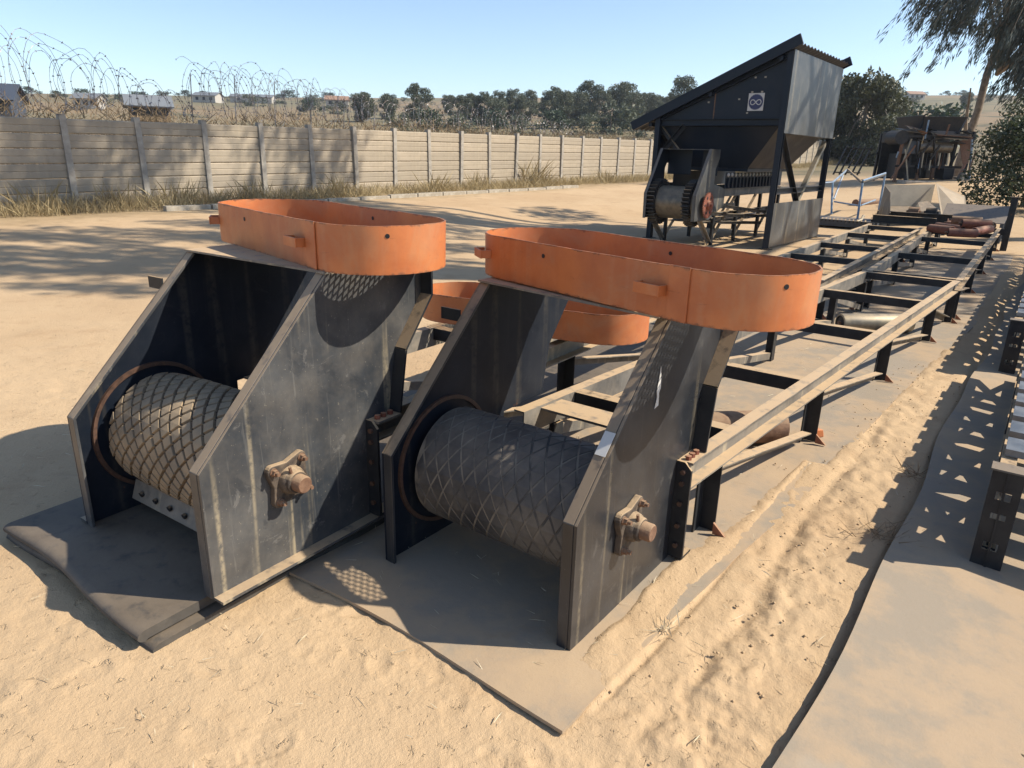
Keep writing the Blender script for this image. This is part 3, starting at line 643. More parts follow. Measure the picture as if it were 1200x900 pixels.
def hoop():
    root = thing('orange_hoop', '', 'guard hoop')
    ring_wall(HL, HWD, 0, HH, .006).build('hoop_wall', M_ORANGE, root, smooth=True)
    # overlapping doubler where the band is joined, and the crease by the end
    d = MB(); d.box((.425, -HWD/2-.0062, .0), (.505, -HWD/2-.0013, HH+.0035)); d.build('joint_strap', M_ORANGE, root, bevel=.001)
    lug_specs = [((.36, -HWD/2), 0.0), ((-.60, -HWD/2+.022), -.38)]
    for (lx, ly), ang in lug_specs:
        g = MB(); g.box((-.055, -.042, .076), (.055, -.036, .112)); g.box((.049, -.0355, .077), (.055, .004, .111)); g.box((-.055, -.0355, .077), (-.049, .004, .111))
        o = g.build('lug', M_ORANGE, root, bevel=.001); o.location = (lx, ly, 0); o.rotation_euler = (0, 0, ang)
    for (hx, hy, hz) in ((-.20, -HWD/2-.0015, .13), (.70, -.10, .14), (.0, HWD/2-.0078, .13)):
        b = MB()
        if hx > .6: n_ = Vector((.92, -.38, 0)); c = Vector((HL/2-HWD/2, 0, hz)) + n_*(HWD/2+.0008)
        else: n_ = Vector((0, -1, 0)); c = Vector((hx, hy, hz))
        b.cyl(c - n_*.0002, c + n_*.0012, .0085, 12); b.build('bolt_hole_disc', M_DARK, root)  # thin dark disc painted for the shade inside a hole
    # expanded metal floor
    m = MB(); r = HWD/2 - .008; a = HL/2 - HWD/2
    def clip(p, d):
        ts = np.linspace(-1.2, 1.2, 601); x = p[0] + d[0]*ts; y = p[1] + d[1]*ts
        ins = (np.abs(y) < r) & (np.hypot(np.maximum(np.abs(x)-a, 0), y) < r)
        if not ins.any(): return None
        q = ts[ins]; return (p[0]+d[0]*q[0], p[1]+d[1]*q[0]), (p[0]+d[0]*q[-1], p[1]+d[1]*q[-1])
    for sgn, zz in ((1, .005), (-1, .0078)):
        d = (math.cos(sgn*.52), math.sin(sgn*.52))
        for k in range(-40, 41):
            seg = clip((k*.052, 0), d)
            if seg and max(seg[0][0], seg[1][0]) > .27:
                (ax_, ay_), (bx_, by_) = sorted(seg)
                if ax_ < .27: ay_ += (by_-ay_)*(.27-ax_)/(bx_-ax_); ax_ = .27
                seg = ((ax_, ay_), (bx_, by_))
            else: seg = None
            if seg and math.dist(*seg) > .02: m.beam((*seg[0], zz), (*seg[1], zz), .0075, .0026)
    m.build('mesh_floor', M_DARK, root)
    fp = MB()  # unseen plate added to block sun through the left of the hoop
    ys_ = HWD/2-.008; poly_ = [(.28, -ys_), (.28, ys_)] + [(x, y) for x, y in hoop_path(HL-.016, HWD-.016)[21+11:21+11+21]]
    fp.prism(poly_, lambda a_, b_, t: (a_, b_, t), .0105, .0135); fp.build('sun_block_plate', M_DARK, root)
    return root
h1 = hoop(); h1.location = BF(.600, .774, 1.0945); h1.rotation_euler = (0, 0, -BA + -.249 * -1 * -1)
tag(h1, 'orange oval steel hoop resting on the middle conveyor head', 'guard hoop', 'orange oval hoops')
AF = frame(AX, AY, AA)
h2 = copy_tree(h1); h2.location = AF(.435, .979, 1.170); h2.rotation_euler = (0, 0, -AA - .268)
tag(h2, 'orange oval steel hoop resting on the left conveyor head', 'guard hoop', 'orange oval hoops')
h3 = copy_tree(h1); h3.location = AF(.579, 2.493, .576); h3.rotation_euler = (0, 0, -AA + .147 + math.pi)
tag(h3, 'orange oval hoop lying low on the frame behind the two heads', 'guard hoop', 'orange oval hoops')

for (q_, lab) in (((.866, 2.55), 'steel packing block under the low hoop, on the right rail'), ((.03, 2.42), 'steel packing block under the low hoop, on the left rail')):
    b = MB(); b.box((-.03,-.06,0), (.03,.06,.0395)); o_ = b.build('packing_block', M_RUST, None, bevel=.004); o_.location = AF(*q_, .5355); o_.rotation_euler = (0,0,-AA); tag(o_, lab, 'block')
# ------------------------------------------------------------------ lattice frames at the right edge
def lattice(label, s0, u0, u1, wid, pitch):
    root = thing('lattice_frame', label, 'conveyor frame', (BX, BY, 0), -BA, None)
    zt, zb = .45, .075
    for s in (s0, s0+wid):
        sg = -1 if s == s0 else 1
        r = MB(); r.channel((s, u0+.012, zt-.045), (s, u1, zt-.045), .055, .09, .007, side=sg); r.build('top_rail', M_STEEL, root)
        r = MB(); r.angle((s, u0+.012, zb), (s, u1, zb), .06, .007, side=sg); r.build('bottom_rail', M_STEEL, root)
        n = int((u1-u0)/.80); L = (u1-u0)/n
        for k in range(n):
            a, b = u0+k*L+.03, u0+(k+1)*L-.03
            d = MB(); d.beam((s, a, zb+.02), (s, b, zt-.09), .008, .07); d.build('brace', M_STEEL, root)
            d = MB(); d.beam((s+.009, a, zt-.09), (s+.009, b, zb+.02), .008, .07); d.build('brace', M_STEEL, root)
            if k: v = MB(); v.beam((s-.012, u0+k*L, zb), (s-.012, u0+k*L, zt-.09), .03, .05, (0,1,0)); v.build('upright', M_STEEL, root)
        # end post: web plate with holes between two flanges
        p = MB(); c = s + (.01 if s == s0 else -.01); y = u0
        p.box((c-.055, y-.006, .0), (c-.026, y+.0, zt)); p.box((c+.026, y-.006, .0), (c+.055, y+.0, zt))
        zs = [.0, .10, .135, .24, .265, .325, .36, zt]
        for i in range(0, len(zs), 2): p.box((c-.026, y-.006, zs[i]), (c+.026, y, zs[i+1]))
        p.box((c-.055, y+.0002, .0), (c-.048, y+.055, zt)); p.box((c+.048, y+.0002, .0), (c+.055, y+.055, zt)); p.box((c-.004, y-.012, .0), (c+.004, y-.0062, zt))
        p.build('end_post', M_STEEL, root)
        p = MB(); p.box((c-.062, y-.02, zt+.0005), (c+.062, y+.07, zt+.008)); p.build('cap_plate', M_SHEET, root)
    n = int((u1-u0)/pitch)
    for k in range(1, n):
        b = MB(); u = u0 + k*pitch; b.channel((s0-.02, u, zt+.020), (s0+wid+.02, u, zt+.020), .030, pitch*.66, .005, side=-1, upv=(0,1,0)); b.build('slat', M_SLAT, root)
    return root
lattice('near lattice frame with black perforated end post at right picture edge', 1.958, 1.51, 4.75, .86, .26)
lattice('second lattice frame standing behind the near one at right edge', 1.845, 4.98, 12.2, .86, .30)

# ------------------------------------------------------------------ loose tubes and rollers
def roller(name, label, cat, p, q, r, m, group=None, end=.02):
    p = Vector(p); q = Vector(q); mid = (p+q)/2; root = thing(name, label, cat, mid, 0, group)
    a = p - mid; b = q - mid; d = (b-a).normalized(); L = (b-a).length
    s = MB(); s.lathe(a, d, [(.0, r*.80), (.002, r*.97), (.010, r), (L-.010, r), (L-.002, r*.97), (L, r*.80)], 24); s.build('shell', m, root, smooth=True)
    e = MB(); e.lathe(a, d, [(.004, .0005), (.004, r*.5), (.012, r*.82)], 20); e.lathe(a, d, [(L-.012, r*.82), (L-.004, r*.5), (L-.004, .0005)], 20); e.build('end_cap', M_DARK, root, smooth=True)
    x = MB(); x.cyl(a - d*end, a + d*.02, r*.22, 10); x.cyl(b - d*.02, b + d*end, r*.22, 10); x.build('axle', M_RUST, root)
    return root
roller('conveyor_roller', 'bare metal roller lying on the sand inside the middle frame', 'roller', BF(.44, 5.62, .098), BF(.98, 6.12, .098), .092, M_GALV)
roller('conveyor_roller', 'rusty brown roller lying under the rails beside the head', 'roller', BF(.36, 1.86, .105), BF(.87, 2.36, .105), .098, M_RUST)
ob = MB(); ob.prism([(0,0),(.085,0),(.07,.05),(.01,.055)], lambda a, b, t: (a-.04, t, b), -.03, .03); o_ = ob.build('paint_lump', M_ORANGE, None, bevel=.006); o_.location = BF(1.01, 2.60, .002); o_.rotation_euler = (0,0,.4)
tag(o_, 'small orange lump on the belt beside the frame leg', 'scrap')
pile = [((.16,13.2,.50),(.56,12.75,.52)), ((.50,12.70,.49),(.92,12.85,.49)), ((.86,12.95,.51),(1.06,13.45,.54)), ((.20,13.7,.51),(.66,13.35,.50)), ((.62,13.3,.62),(1.05,13.5,.62)),
        ((.30,14.3,.51),(.80,14.15,.51)), ((.40,13.9,.63),(.88,13.95,.63)), ((.75,14.5,.52),(1.05,14.1,.55)), ((.25,14.75,.52),(.70,14.85,.52))]
names = ['front left', 'front middle', 'front right', 'second row left', 'top right', 'back left', 'top middle', 'back right', 'rearmost']
for (a, b), n_ in zip(pile, names):
    roller('idler_roller', '%s red brown roller of the pile on the far frame' % n_, 'roller', BF(*a), BF(*b), .072, M_REDRUST if n_ not in ('top middle', 'back right') else M_RUST, 'rollers piled on the far frame', .045)
def simple(name, mb, m, label, cat, loc=None, rz=None, group=None, bevel=0, smooth=False, kind=None):
    o = mb.build(name, m, None, smooth=smooth, bevel=bevel)
    if loc is not None: o.location = loc
    if rz is not None: o.rotation_euler = (0,0,rz)
    return tag(o, label, cat, group, kind)
# dark trays and beams across the far end of the frames
b = MB(); b.channel((-1.0, 14.2, .535), (.12, 14.2, .535), .10, .16, .01, side=1); b.box((-1.0, 14.27, .46), (.12, 14.9, .475)); simple('steel_tray', b, M_STEEL, 'black channel tray across the far end of the left frame', 'tray', BF(0,0), -BA)
b = MB(); b.channel((-.92, 15.6, .50), (.25, 15.6, .50), .12, .24, .01, side=1); b.box((-.92, 15.7, .50), (.25, 16.4, .515)); simple('steel_tray', b, M_DARK, 'higher dark tray behind the black one, under the pale chute', 'tray', BF(0,0), -BA)
for i, (s, u) in enumerate(((-.62, 15.9), (-.30, 16.0))):
    b = MB(); b.cyl((s, u, .62), (s+.20, u, .62), .10, 18); b.cyl((s-.04, u, .62), (s+.24, u, .62), .03, 10)
    simple('scrap_hub', b, M_RUST if i == 0 else M_DARK, ('rusty round hub sitting on the dark tray at left', 'black hub on the dark tray beside the rusty one')[i], 'hub', BF(0,0), -BA)
# folded chute
def chute():
    root = thing('steel_chute', 'pale folded sheet steel chute standing behind the trays', 'chute', (10.2, 18.7, 0))
    W_ = lambda x, y, z: (x-10.2, y-18.7, z)
    def quad(n, pts, m, t=.012):
        b = MB(); P = [Vector(W_(*p)) for p in pts]; nn = (P[1]-P[0]).cross(P[3]-P[0]).normalized()*t
        b.add(P + [p + nn for p in P], [(3,2,1,0), (4,5,6,7), (0,1,5,4), (1,2,6,5), (2,3,7,6), (3,0,4,7)]); b.build(n, m, root)
    quad('back_sheet', [(9.55,19.0,.30), (10.98,19.2,.30), (11.02,19.25,1.10), (9.62,19.05,1.06)], M_PALE)
    quad('side_sheet', [(10.62,18.0,.40), (11.05,17.6,.36), (11.55,18.7,.82), (11.03,19.22,1.12)], M_PALE)
    quad('left_sheet', [(9.46,18.2,.30), (9.535,18.98,.30), (9.60,19.03,1.05), (9.50,18.5,.9)], M_SHEET)
    quad('floor_sheet', [(9.55,18.2,.40), (10.60,18.0,.40), (10.95,19.18,.52), (9.58,18.97,.52)], M_SHEET)
    quad('loose_plate', [(10.15,18.1,.46), (10.62,18.06,.48), (10.50,18.5,.70), (10.22,18.45,.66)], M_SHEET)
    for p, q in (((9.45,18.2,.0),(9.45,18.2,.42)), ((10.62,17.98,.0),(10.62,17.98,.42)), ((9.6,19.1,0),(9.6,19.1,.4)), ((11.0,19.25,0),(11.0,19.25,.4))):
        b = MB(); b.beam(W_(*p), W_(*q), .05, .05); b.build('leg', M_STEEL, root)
chute()
b = MB(); b.add([(-.1,16.8,.42),(1.10,16.8,.42),(1.15,17.7,.74),(-.12,17.7,.74),(-.1,16.8,.435),(1.10,16.8,.435),(1.15,17.7,.755),(-.12,17.7,.755)], [(3,2,1,0),(4,5,6,7),(0,1,5,4),(1,2,6,5),(2,3,7,6),(3,0,4,7)])
b.box((-.1,16.78,.02), (-.03,16.86,.42)); b.box((1.03,16.78,.02), (1.10,16.86,.42)); b.box((-.1,17.6,.02), (-.03,17.68,.70)); b.box((1.06,17.6,.02), (1.13,17.68,.72))
simple('steel_sheet', b, M_DECK, 'dark blue black sheet tilted up beyond the roller pile', 'sheet', BF(0,0), -BA)
b = MB(); b.beam((1.24,15.45,.0), (1.24,15.45,1.02), .11, .13, (0,1,0)); b.box((1.15,15.36,1.02), (1.33,15.54,1.035)); b.box((1.1,15.39,.30), (1.19,15.50,.42))
simple('end_post', b, M_DARK, 'tall black end post at the far right of the middle line of frames', 'post', BF(0,0), -BA)

# ------------------------------------------------------------------ walkway with pale pipe handrails
def walkway():
    O = Vector((9.0, 19.0, 0)); root = thing('handrail_walkway', 'low dark walkway with pale blue pipe handrails beyond the hopper', 'walkway', O)
    P = lambda *p: Vector(p) - O
    def pipe(n, pts, r=.028, m=M_PIPE): b = MB(); b.tube([P(*p) for p in pts], r, 8); b.build(n, m, root, smooth=True)
    A1, A2 = (8.78,20.05,.22), (8.80,20.35,1.06); R1 = (9.68,21.5,1.40); B1, B2 = (8.98,18.9,.10), (9.02,19.05,1.10); C1, C2 = (10.55,21.0,.30), (10.60,21.1,1.28)
    pipe('handrail_post', [A1, A2]); pipe('handrail_post', [B1, B2]); pipe('handrail_post', [C1, C2])
    pipe('handrail', [A2, R1]); pipe('handrail', [R1, B2], .034, M_STEEL); pipe('handrail', [B2, C2], .032, M_DARK); pipe('handrail', [(B2[0], B2[1], B2[2]+.055), (C2[0], C2[1], C2[2]+.05)], .026)
    pipe('brace', [(9.3,20.9,1.23), (8.85,20.2,.62)], .024); pipe('mid_rail', [(8.85,20.15,.55), (9.0,18.95,.52)], .022); pipe('mid_rail', [(9.0,18.95,.52), (10.0,20.2,.62)], .022)
    pipe('end_stub', [A2, (8.48,20.2,1.04)], .024)
    d = MB(); d.prism([(7.6,18.6),(8.75,17.6),(10.6,20.9),(9.4,21.9)], lambda a, b, t: P(a, b, t), .10, .17); d.build('deck', M_DECK, root)
    f = MB(); f.beam(P(7.55,18.55,.14), P(8.75,17.52,.14), .05, .16); f.build('front_beam', M_DECK, root)
    f = MB(); f.beam(P(8.82,17.55,.14), P(10.66,20.85,.14), .05, .14); f.build('side_beam', M_DECK, root)
    for k in range(14):
        t = k/13; g = MB(); c = Vector((7.66+.42*t*2.2, 18.42-.42*t*1.9, 0)); g.beam(P(c.x, c.y, .19), P(c.x+.10, c.y+.22, .22), .030, .05); g.build('tread_bar', M_STEEL, root)
    for k in range(9):
        t = k/8; c = Vector((8.85+1.6*t, 17.75+2.9*t, .20)); g = MB(); g.cyl(P(*c), P(c.x-.05, c.y-.02, c.z+.10), .055, 10); g.build('idler_bracket', M_STEEL, root)
    f = MB(); f.beam(P(7.6,18.6,0), P(7.6,18.6,.1), .06, .06); f.beam(P(8.72,17.66,0), P(8.72,17.66,.1), .06, .06); f.beam(P(10.5,20.8,0), P(10.5,20.8,.12), .06, .06); f.beam(P(9.45,21.8,0), P(9.45,21.8,.12), .06, .06); f.build('feet', M_STEEL, root)
    b = MB(); b.tube([P(8.25,17.95,.16), P(8.45,17.9,.18), P(8.62,17.95,.24), P(8.74,18.1,.33)], .035, 8); b.build('pipe_bend', M_GALV, root, smooth=True)
walkway()
b = MB(); b.cyl((10.4,22.2,.62), (11.9,22.9,.66), .13, 14); simple('rusty_pipe', b, M_RUST, 'short rusty brown pipe lying beyond the handrails', 'pipe', (0,0,-.22), smooth=True)

# ------------------------------------------------------------------ hopper with roof
def hopper():
    root = thing('feed_hopper', 'tall blue black steel hopper with sloping roof and white badge', 'hopper', (HX, HY, 0), -HA)
    X0, Y1 = -2.45, 3.1; zr, zl = 3.43, 2.37
    slope = (3.75-2.36)/3.14
    for (x, y, h) in ((0,0,zr), (X0,0,zl), (0,Y1,zr), (X0,Y1,zl)):
        b = MB(); b.channel((x, y, 0), (x, y, h), .10, .11, .010, side=(1 if x < -1 else -1), upv=(0,1,0)); b.box((x-.05, y-.049, .002), (x+.05, y-.043, h-.02)) ; b.build('post', M_HOPPER, root)
        f = MB(); f.box((x-.10, y-.10, -.03), (x+.10, y+.10, .012)); f.build('foot_plate', M_DARK, root)
    for y in (0, Y1):
        yy = y + (.0 if y == 0 else 0)
        b = MB(); b.channel((X0+.055, yy, 2.26), (-.055, yy, 2.26), .08, .12, .008, side=1); b.build('front_beam' if y == 0 else 'rear_beam', M_HOPPER, root)
        b = MB(); b.channel((X0+.03, yy, zl+.00), (-.055, yy, zr-.065), .08, .11, .008, side=1); b.build('sloping_beam', M_HOPPER, root)
        b = MB(); y0, y1 = (.030, .038) if y == 0 else (Y1-.038, Y1-.030)
        b.prism([(X0+.06, 2.30), (-.06, 2.30), (-.06, zr-.06), (X0+.06, zl+.02)], lambda a, c, t: (a, t, c), y0, y1); b.build('upper_panel', M_HOPPER, root)
    for x in (0, X0):
        for z in ((1.05, 2.12) if x == 0 else (1.05, 2.10)):
            b = MB(); b.channel((x, .06, z), (x, Y1-.06, z), .07, .11, .008, side=1); b.build('side_beam', M_HOPPER, root)
    # funnel, four sheets from the beams down to the outlet
    T = [(X0+.07,.06), (-.07,.06), (-.07,Y1-.06), (X0+.07,Y1-.06)]; Bm_ = [(-2.0,.34), (-.66,.34), (-.66,2.7), (-2.0,2.7)]
    for k in range(4):
        j = (k+1) % 4; b = MB(); a0, a1, b0, b1 = T[k], T[j], Bm_[k], Bm_[j]
        P = [Vector((*a0, 2.19)), Vector((*a1, 2.19)), Vector((*b1, 1.44)), Vector((*b0, 1.44))]; n = (P[1]-P[0]).cross(P[3]-P[0]).normalized()*.006
        b.add(P + [p+n for p in P], [(3,2,1,0),(4,5,6,7),(0,1,5,4),(1,2,6,5),(2,3,7,6),(3,0,4,7)]); b.build('funnel_sheet', M_HOPPER, root)
        b = MB(); b.prism([(b0[0], 1.375), (b1[0], 1.375), (b1[0], 1.435), (b0[0], 1.435)] if k in (0, 2) else [(b0[1], 1.375), (b1[1], 1.375), (b1[1], 1.435), (b0[1], 1.435)],
                          (lambda a, c, t, yy=b0[1]: (a, yy+t, c)) if k in (0, 2) else (lambda a, c, t, xx=b0[0]: (xx+t, a, c)), -.004, .004); b.build('outlet_sheet', M_HOPPER, root)
    # side sheets
    b = MB(); b.box((.0555, -.03, 2.07), (.0605, Y1+.04, zr+.01)); b.build('side_sheet', M_SHEET, root)
    b = MB(); b.box((.0555, -.03, .03), (.0605, Y1+.04, .845)); b.build('side_sheet', M_SHEET, root)
    b = MB(); b.box((X0-.0605, -.03, 1.5), (X0-.0555, Y1+.04, zl)); b.build('side_sheet', M_SHEET, root)
    for p, q, m in (((.0,.06,2.05), (.0,1.75,.55), M_STEEL), ((-.06,3.02,1.98), (-.06,1.05,.30), M_GALV), ((X0,.06,2.0), (X0,1.75,.75), M_STEEL), ((X0+.05,0,1.62), (X0+.55,0,2.2), M_STEEL), ((X0+.05,.03,2.16), (X0+.62,.03,1.55), M_STEEL)):
        b = MB(); b.angle(p, q, .085, .009); b.build('brace', m, root)
    # roof: corrugated sheet between two fascia beams
    def zroof(x): return 3.70 + (x-.20)*slope
    ny = 88; vs = []; fs = []
    for i, x in enumerate((-2.98, -1.4, .15)):
        for k in range(ny+1):
            y = -.06 + (Y1+.12)*k/ny; vs.append((x, y, zroof(x) - .150 + .022*math.sin(2*math.pi*k/5.5)))
    n = ny+1
    for i in range(2):
        for k in range(ny): fs.append((i*n+k, i*n+k+1, (i+1)*n+k+1, (i+1)*n+k))
    b = MB(); b.add(vs, fs); r_ = b.build('roof_sheet', M_ROOF, root, smooth=True); md = r_.modifiers.new('thick', 'SOLIDIFY'); md.thickness = .004
    for y in (-.10, Y1+.10):
        b = MB(); b.beam((-2.99, y, zroof(-2.99)-.095), (.17, y, zroof(.17)-.095), .05, .175); b.build('fascia_beam', M_HOPPER, root)
    for x in (-2.6, -1.4, -.15):
        b = MB(); b.beam((x, -.07, zroof(x)-.235), (x, Y1+.07, zroof(x)-.235), .06, .08); b.build('purlin', M_HOPPER, root)
    # badge
    M_NAVY = mat('badge_navy', (.020,.026,.085), .45, bump=0)
    s = MB(); s.box((-.685, .018, 2.455), (-.395, .0235, 2.755)); sg = s.build('badge_board', M_WHITE, root)
    d = MB(); c = Vector((-.54, 0, 2.605)); d.cyl((c.x, .0178, c.z), (c.x, .0155, c.z), .125, 40); d.build('badge_disc', M_NAVY, sg)
    ring = MB(); ring.lathe((c.x, .0178, c.z), (0,-1,0), [(.0,.127),(.003,.127),(.003,.133),(0,.133)], 40); ring.build('badge_rim', M_NAVY, sg)
    pts = []
    for k in range(49):
        t = 2*math.pi*k/48; den = 1 + math.sin(t)**2; pts.append((c.x + .098*math.cos(t)/den, .0150, c.z - .004 + .118*math.sin(t)*math.cos(t)/den))
    g = MB(); g.tube(pts, .0085, 6); g.build('badge_loop', M_WHITE, sg, smooth=True)
    for (x, z) in ((-.63,2.775), (-.45,2.775), (-.60,3.02), (-.42,3.02), (-.86,2.66), (-1.45,2.62), (-.68,2.42)):
        k = MB(); k.box((x-.018, .016, z-.014), (x+.018, .0295, z+.014)); k.build('panel_clip', M_PALE, root)
    k = MB(); k.box((-1.34,.026,2.31), (-1.32,.0295,2.78)); k.build('rust_seam', M_RUST, root)
hopper()

# ------------------------------------------------------------------ belt feeder under the hopper
def feeder():
    root = thing('belt_feeder', 'belt feeder with toothed drum and red sprocket under the hopper', 'feeder', (HX, HY, 0), -HA)
    xl, xr = -2.03, -.98; cy, cz, R = -.80, .80, .30
    prof = [(-1.16,.50), (-1.18,.96), (-.66,1.77), (-.28,1.77), (-.28,1.62), (-.42,1.42), (-.42,1.15), (.15,1.05), (.15,.74), (-.50,.50)]
    for x0, x1 in ((xl, xl+.012), (xr-.012, xr)):
        b = MB(); b.prism(prof, lambda u, z, t: (t, u, z), x0, x1); p = b.build('side_plate', M_SHEET if x0 > -1.5 else M_HOPPER, root)
        e = MB(); strip_along(e, [(-1.182,.50), (-1.182,.962), (-.66,1.772)], *((x0+.0125, x0+.06) if x0 < -1.5 else (x0-.048, x0-.0005)), .012, 1); e.build('edge_flange', M_SHEET, p)
    b = MB(); b.box((xl+.013, -.655, 1.757), (xr-.013, -.28, 1.766)); b.build('cover_plate', M_SHEET, root)
    b = MB(); b.box((xl+.013, -.30, 1.30), (xl+.50, -.29, 1.755)); b.box((xl+.72, -.30, 1.30), (xr-.013, -.29, 1.755)); b.build('rear_shield', M_HOPPER, root)
    b = MB(); L = xr-xl-.10; b.lathe((xl+.05, cy, cz), (1,0,0), [(0,.05)] + [(L*i/8, R) for i in range(9)] + [(L,.05)], 48); dr = b.build('drum', M_OLDDRUM, root, smooth=True)
    for xx in (xl+.10, xr-.24):
        t = MB(); n = 34; t.lathe((xx-.04, cy, cz), (1,0,0), [(0,R+.002),(0,R+.028),(.15,R+.028),(.15,R+.002)], 48)
        for k in range(n):
            a = 2*math.pi*k/n; c, s = math.cos(a), math.sin(a); a2 = a+.10; c2, s2 = math.cos(a2), math.sin(a2)
            t.beam((xx+.035, cy - c*(R+.022), cz + s*(R+.022)), (xx+.035, cy - c2*(R+.095), cz + s2*(R+.125)), .15, .020, (1,0,0) if False else (0, s, c))
        t.build('toothed_rim', M_DARK, dr)
    # red sprocket on the right shaft end
    g = MB(); n = 40; rs = .235; poly = []
    for k in range(n):
        for da, rr in ((0, rs), (.32, rs), (.5, rs-.022), (.82, rs-.022)): a = 2*math.pi*(k+da)/n; poly.append((rr*math.cos(a), rr*math.sin(a)))
    g.prism(poly, lambda a, c, t: (xr+.06+t, cy+.03+a, cz-.02+c), 0, .022); sp = g.build('sprocket', M_REDRUST, root)
    h = MB(); h.lathe((xr+.01, cy+.03, cz-.02), (1,0,0), [(0,.05),(.05,.05),(.05,.09),(.085,.09),(.11,.075),(.11,.035),(.15,.035),(.15,.0005)], 20); h.build('sprocket_hub', M_REDRUST, sp, smooth=True)
    for k in range(6):
        a = k*math.pi/3; h = MB(); h.cyl((xr+.082, cy+.03+.15*math.cos(a), cz-.02+.15*math.sin(a)), (xr+.086, cy+.03+.15*math.cos(a), cz-.02+.15*math.sin(a)), .026, 12); h.build('lightening_hole_disc', M_DARK, sp)  # no opening here, a dark disc gives the shade of one
    for x in (xl+.03, xr-.03):
        b = MB(); b.channel((x, .10, .98), (x, 3.6, .98), .07, .14, .009, side=(1 if x > -1.5 else -1)); b.build('belt_rail', M_RAIL, root)
        b = MB(); b.channel((x, -.40, .57), (x, 3.6, .57), .07, .10, .009, side=(1 if x > -1.5 else -1)); b.build('lower_rail', M_RAIL, root)
        for u in (-.25, .9, 2.2, 3.4):
            b = MB(); b.angle((x, u, 0), (x, u, .91 if u > 0 else .55), .08, .009, upv=(0,1,0)); b.build('leg', M_STEEL, root)
            if u < 3: b = MB(); b.angle((x, u+.06, .10), (x, u+1.05, .88), .06, .008); b.build('brace', M_RAIL, root)
        b = MB(); b.angle((x, -.85, .50), (x, -.28, .03), .07, .008); b.build('brace', M_RAIL, root)
    # skirt board with stiffeners and bolts
    for x in (xl-.02, xr+.02):
        b = MB(); b.box((x-.005, .05, 1.06), (x+.005, 3.3, 1.36)); sk = b.build('skirt_board', M_HOPPER, root)
        if x > -1.5:
            for k in range(16):
                u = .14 + k*.19; b = MB(); b.box((x+.0055, u-.02, 1.07), (x+.045, u+.02, 1.26)); b.build('stiffener', M_HOPPER, sk)
                b = MB(); b.lathe((x+.0055, u, 1.315), (1,0,0), [(0,.034),(.018,.034),(.028,.024),(.030,.0005)], 12); b.build('bolt', M_WHITE, sk, smooth=True)
    for k in range(9):
        b = MB(); u = .3+k*.38; b.cyl((xl+.08, u, .97), (xr-.08, u, .97), .055, 12); b.build('carry_roller', M_REDRUST, root, smooth=True)
    b = MB(); b.box((xl+.07, -.6, 1.045), (xr-.07, 3.6, 1.056)); b.build('belt', M_MAT_A, root)
    b = MB(); b.box((xl+.06, -.2, .40), (xr-.06, 3.5, .412)); b.build('return_belt', M_MAT_A, root)
    for p, q in (((xr+.02,-.4,.62), (xr+.25,.9,.50)), ((xr+.10,-.2,.44), (xr+.42,1.2,.38)), ((xr+.05,.2,.72), (xr+.6,.9,.62)), ((xr+.2,-.1,.58), (xr+.5,1.3,.52))):
        b = MB(); b.angle(p, q, .06, .008); b.build('stacked_angle', M_RAIL, root)
feeder()

